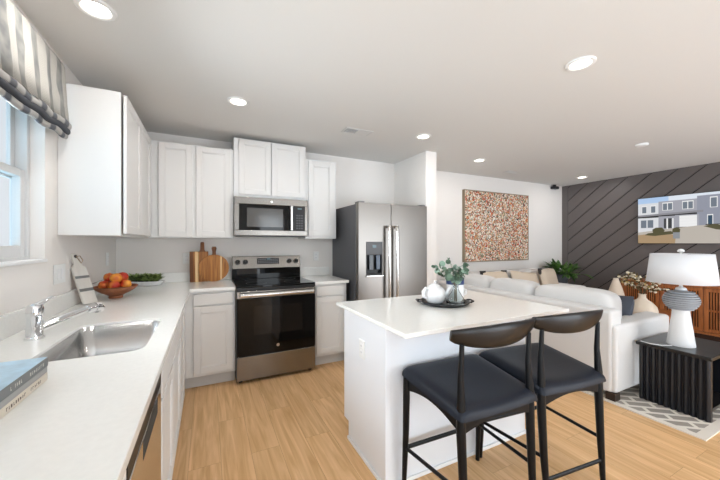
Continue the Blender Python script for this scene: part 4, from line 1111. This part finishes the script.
mb = MB(); mb.tube([(-.187, 0, .735), (.187, 0, .735)], .003, 6).tube([(0, -.187, .735), (0, .187, .735)], .003, 6); mb.build('shade_spider', M_steel_h, lp)
mb = MB(); mb.lathe([(.006, .738), (.006, .752), (.02, .76), (.023, .77), (.014, .781), (.001, .786)], n=24); mb.build('finial', M_ceramic, lp)
MB().tube([LMP * 0 + Vector((-.1, .02, .004)), Vector((-.17, .06, .004)), Vector((-.2, .12, .004)), Vector((-.18, .19, .004))], .003, 8).build('power_cord', M_white, lp)

# ---------------------------------------------------------------- credenza, coffee table, vases
CX0, CX1, CY0, CY1 = 6.75, 7.185, -2.99, -1.135
cr_ = thing('credenza', 'slatted warm brown wooden credenza below the television', 'sideboard', (CX1, (CY0 + CY1) / 2, 0)); c0 = (CX1, (CY0 + CY1) / 2, 0)
mb = MB(); mb.box(CX0, CY0, .10, CX1, CY0 + .03, .75).box(CX0, CY1 - .03, .10, CX1, CY1, .75).box(CX0, CY0 + .03, .10, CX1, CY1 - .03, .13).box(CX0, CY0 + .03, .72, CX1, CY1 - .03, .75).box(CX1 - .02, CY0 + .03, .13, CX1, CY1 - .03, .72)
rel(mb.build('carcass', M_credwood, cr_, .003), c0)
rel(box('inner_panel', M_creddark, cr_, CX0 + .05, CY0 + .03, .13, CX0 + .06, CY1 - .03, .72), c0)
nd = 4; L = (CY1 - CY0 - .06) / nd
for i in range(nd):
    a = CY0 + .03 + i * L + .003; b = a + L - .006
    mb = MB(); mb.box(CX0 + .005, a, .135, CX0 + .027, a + .045, .715).box(CX0 + .005, b - .045, .135, CX0 + .027, b, .715).box(CX0 + .005, a + .045, .135, CX0 + .027, b - .045, .18).box(CX0 + .005, a + .045, .67, CX0 + .027, b - .045, .715).box(CX0 + .012, a + .045, .41, CX0 + .027, b - .045, .435)
    dd = rel(mb.build('door', M_credwood, cr_, .002), c0)
    mb = MB(); y = a + .06
    while y < b - .06: mb.box(CX0 + .009, y, .18, CX0 + .025, y + .012, .67); y += .026
    s_ = mb.build('slats', M_credwood, dd)
    # end slats belong to the door
rel(MB().box(CX0 + .03, CY0 + .06, 0, CX1 - .05, CY1 - .06, .099).build('underside_shade', M_creddark, cr_), c0)  # dark block painted in place of the shade under the credenza
# slatted end panel
mb = MB(); x = CX0 + .03
while x < CX1 - .03: mb.box(x, CY1, .12, x + .014, CY1 + .01, .73); x += .028
rel(mb.build('end_slats', M_credwood, cr_), c0)

ctb = thing('coffee_table', 'low brown wooden coffee table standing within the sectional sofa', 'coffee table', (5.95, -1.55, .0105)); c0 = (5.95, -1.55, 0)
mb = MB(); mb.x = Matrix.Identity(4)
poly = rrect(5.4, -1.98, 6.55, -1.08, .12)
mb.prism(poly, 2, .34, .375); rel(mb.build('top', M_credwood, ctb, .004), c0)
for x in (5.55, 6.4):
    for y in (-1.85, -1.22): rel(MB().tube([(x, y, .0), (x, y, .34)], [.02, .03], 14).build('leg', M_credwood, ctb), c0)
CTZ = .375 + .0108
cv = thing('stoneware_vase', 'round cream stoneware vase with narrow neck behind the sofa arm', 'vase', (5.70, -1.83, CTZ))
MB().lathe([(.08, 0), (.11, .008), (.142, .05), (.15, .095), (.138, .145), (.098, .195), (.052, .228), (.038, .25), (.036, .285), (.042, .296), (.034, .296), (.028, .27), (.028, .24), (.001, .235)], n=44).build('body', M_cream_cer, cv)
fw_ = thing('dried_flowers', 'cream dried flower stems in the stoneware vase', 'flowers', (5.70, -1.83, CTZ))
ms = MB(); mf = MB(); mg = MB(); r = random.Random(11)
for k in range(24):
    a = r.uniform(0, 2 * PI); out = Vector((math.cos(a), math.sin(a), 0)); W_ = r.uniform(.04, .26); H = r.uniform(.05, .24) - .25 * max(0, W_ - .22)
    p0 = Vector((0, 0, .245)); p1 = Vector((0, 0, .31)) + out * .02; p2 = Vector((0, 0, .31 + H * .8)) + out * W_ * .5; p3 = Vector((0, 0, .31 + H)) + out * W_
    ms.tube([p0, p1, p2, p3], [.002, .002, .0018, .0014], 6)
    for j in range(5):
        p = p2.lerp(p3, j / 4) + Vector((r.uniform(-.03, .03), r.uniform(-.03, .03), r.uniform(-.03, .03)))
        mf.ball(tuple(p), r.uniform(.01, .024), 8, sz=.7, mi=r.choice([0, 0, 1]))
        for _ in range(3): leafquad(mg, p, Vector((r.uniform(-1, 1), r.uniform(-1, 1), r.uniform(-.5, .8))), .05, .016, Vector((0, .1, 1)), .2, 0, 3)
ms.build('stems', M_stem, fw_); mf.build('blossoms', [mat('dried_cream_blossom', (226, 214, 190), .9), mat('dried_ochre_blossom', (196, 168, 110), .9)], fw_); mg.build('leaves', mat('dried_green_leaf', (96, 84, 52), .8, vary=.3, vscale=20), fw_)
wv = thing('bottle_vase', 'tall white bottle vase left of the credenza', 'vase', (6.46, -1.205, CTZ))
MB().lathe([(.09, 0), (.11, .02), (.112, .08), (.10, .16), (.075, .25), (.045, .34), (.034, .375), (.038, .39), (.032, .39), (.026, .36), (.001, .33)], n=40).build('body', M_cream_cer, wv)

# ---------------------------------------------------------------- planter with fern-like plant
PX, PY = 6.50, -.31
pt = thing('planter', 'tall charcoal planter in the corner by the accent wall', 'planter', (PX, PY, 0))
MB().lathe([(.11, 0), (.115, .01), (.145, .74), (.15, .76), (.138, .76), (.132, .72), (.001, .715)], n=40).build('pot', M_planter, pt)
pl = thing('leafy_plant', 'bushy green leafy plant growing in the charcoal planter', 'plant', (PX, PY, .716))
MB().lathe([(.128, 0), (.08, .012), (.001, .014)], n=24).build('soil', M_soil, pl)
ml = MB(); ms = MB(); r = random.Random(3)
for k in range(64):
    a = r.uniform(0, 2 * PI); el = r.uniform(.05, 1.35); out = Vector((math.cos(a) * math.cos(el), math.sin(a) * math.cos(el), math.sin(el)))
    Ls = r.uniform(.06, .26); base = Vector((math.cos(a) * .05, math.sin(a) * .05, .0)); tip = base + Vector((out.x + .65, out.y - .12, out.z * .62 + .12)) * Ls
    if PX + tip.x > 7.14 or PY + tip.y > -.02: continue
    ms.tube([base, base.lerp(tip, .5) + Vector((0, 0, .015)), tip], [.004, .003, .002], 5)
    for j in range(3):
        dd = out + Vector((r.uniform(-.6, .6), r.uniform(-.6, .6), r.uniform(-.5, .3))); L_ = r.uniform(.13, .2)
        e_ = tip + dd.normalized() * L_
        if PX + e_.x > 7.185 or PY + e_.y > .03: continue
        leafquad(ml, tip, dd, L_, r.uniform(.035, .055), Vector((0, 0, 1)), .35, r.choice([0, 0, 1]), 5)
ms.build('stems', M_leafd, pl); ml.build('leaves', [M_leaf, M_leafd], pl)

# ---------------------------------------------------------------- painting
pa = thing('abstract_painting', 'large square splattered orange and cream abstract painting on the living room wall', 'painting', (5.32, .05, 1.0)); c0 = (5.32, .05, 1.0)
px0, px1, pz0, pz1 = 4.535, 6.11, 1.005, 2.19
rel(box('canvas', M_splat, pa, px0 + .015, .004, pz0 + .015, px1 - .015, .045, pz1 - .015), c0)
mb = MB(); mb.box(px0, -.002, pz0, px0 + .014, .049, pz1).box(px1 - .014, -.002, pz0, px1, .049, pz1).box(px0 + .014, -.002, pz0, px1 - .014, .049, pz0 + .014).box(px0 + .014, -.002, pz1 - .014, px1 - .014, .049, pz1)
rel(mb.build('frame', M_artframe, pa, .001, 1), c0)

# ---------------------------------------------------------------- television with a street picture
TY0, TY1, TZ0, TZ1 = -2.495, -1.195, 1.308, 2.043
tv = thing('television', 'wall-mounted flat television showing a row of grey townhouses', 'television', (7.2, (TY0 + TY1) / 2, TZ0)); c0 = (7.2, (TY0 + TY1) / 2, TZ0)
rel(box('case', M_blackplastic, tv, 7.15, TY0, TZ0, 7.185, TY1, TZ1, .004), c0)
rel(box('wall_bracket', M_black, tv, 7.185, -2.0, 1.55, 7.2, -1.6, 1.8), c0)
def px_mat(nm, c): return mat('screen_' + nm, (8, 8, 8), .3, emit=c, estr=.75)
PMs = [px_mat('sky', (176, 204, 238)), px_mat('cloud', (226, 234, 244)), px_mat('white_siding', (222, 224, 228)), px_mat('grey_siding', (164, 165, 174)), px_mat('blue_siding', (146, 150, 164)),
       px_mat('roof', (140, 140, 146)), px_mat('window', (112, 122, 134)), px_mat('white', (242, 242, 242)), px_mat('door', (46, 74, 96)), px_mat('drive', (190, 182, 172)), px_mat('straw', (172, 146, 112)),
       px_mat('bush', (82, 78, 50)), px_mat('planter', (142, 146, 152)), px_mat('dark_door', (54, 56, 60))]
mb = MB(); W_ = TY1 - TY0 - .012; H_ = TZ1 - TZ0 - .012; lay = [0]
def R(x0, y0, x1, y1, mi, poly=None):
    """screen coordinates, 0-1 from the viewer's left and from the top"""
    lay[0] += 1; X_ = 7.1498 - lay[0] * .00003
    q = [(min(a_ * .83, 1.0), b_) for a_, b_ in (poly or [(x0, y0), (x1, y0), (x1, y1), (x0, y1)])]
    mb.add([(X_, TY1 - .006 - a * W_, TZ1 - .006 - b * H_) for a, b in q], [tuple(range(len(q)))], mi)
E_ = 1 / .83
R(0, 0, E_, .30, 0); R(.35, .0, E_, .14, 1)
R(0, .12, .24, .38, 2); R(.24, .10, .66, .38, 3); R(.64, .05, 1.12, .62, 4); R(1.12, .12, E_, .64, 3); R(0, .36, .66, .42, 5, [(0, .375), (.70, .335), (.70, .375), (0, .415)])
R(0, .44, .24, .78, 2); R(.24, .42, .45, .70, 3); R(.42, .41, .67, .66, 3); R(.66, .40, .72, .64, 4)
for x in (.05, .155): R(x - .006, .17, x + .056, .34, 7); R(x, .19, x + .05, .33, 6)
for x in (.29, .345, .50, .555): R(x - .006, .13, x + .052, .30, 7); R(x, .15, x + .045, .29, 6)
for x in (.035, .115): R(x, .49, x + .066, .66, 6)
R(.33, .47, .345, .70, 7); R(.39, .47, .405, .70, 7); R(.30, .47, .325, .68, 13); R(.345, .47, .385, .68, 13)
R(.465, .43, .64, .66, 7)
for k in range(3): R(.468, .485 + k * .06, .637, .488 + k * .06, 2)
R(.735, .43, .79, .62, 7); R(.742, .45, .783, .62, 8); R(.76, .09, .83, .30, 7); R(.768, .11, .822, .29, 6)
R(.87, .34, .90, .60, 7); R(.87, .30, 1.12, .36, 2); R(1.0, .09, 1.07, .30, 7); R(1.01, .11, 1.06, .29, 6); R(1.18, .18, 1.3, .34, 7); R(1.19, .2, 1.29, .33, 6); R(1.15, .46, 1.35, .66, 7)
R(0, .70, 1, 1, 9, [(0, .76), (.3, .70), (.67, .64), (E_, .62), (E_, 1), (0, 1)]); R(0, .8, .4, 1, 10, [(0, .82), (.30, .76), (.43, .84), (.42, 1), (0, 1)])
R(.08, .76, .40, .82, 11, [(.08, .82), (.12, .78), (.38, .74), (.41, .8), (.2, .84)]); R(0, 0, 0, 0, 11, [(.18, .8), (.17, .70), (.21, .66), (.28, .66), (.31, .72), (.29, .8)])
R(.40, .76, .47, .90, 12); R(0, 0, 0, 0, 11, [(.39, .77), (.395, .69), (.44, .66), (.475, .70), (.47, .77)])
R(.72, .68, .95, .74, 11, [(.70, .66), (.80, .62), (.92, .68), (.94, .75), (.82, .73)])
rel(mb.build('picture', PMs, tv, smooth=False), c0)
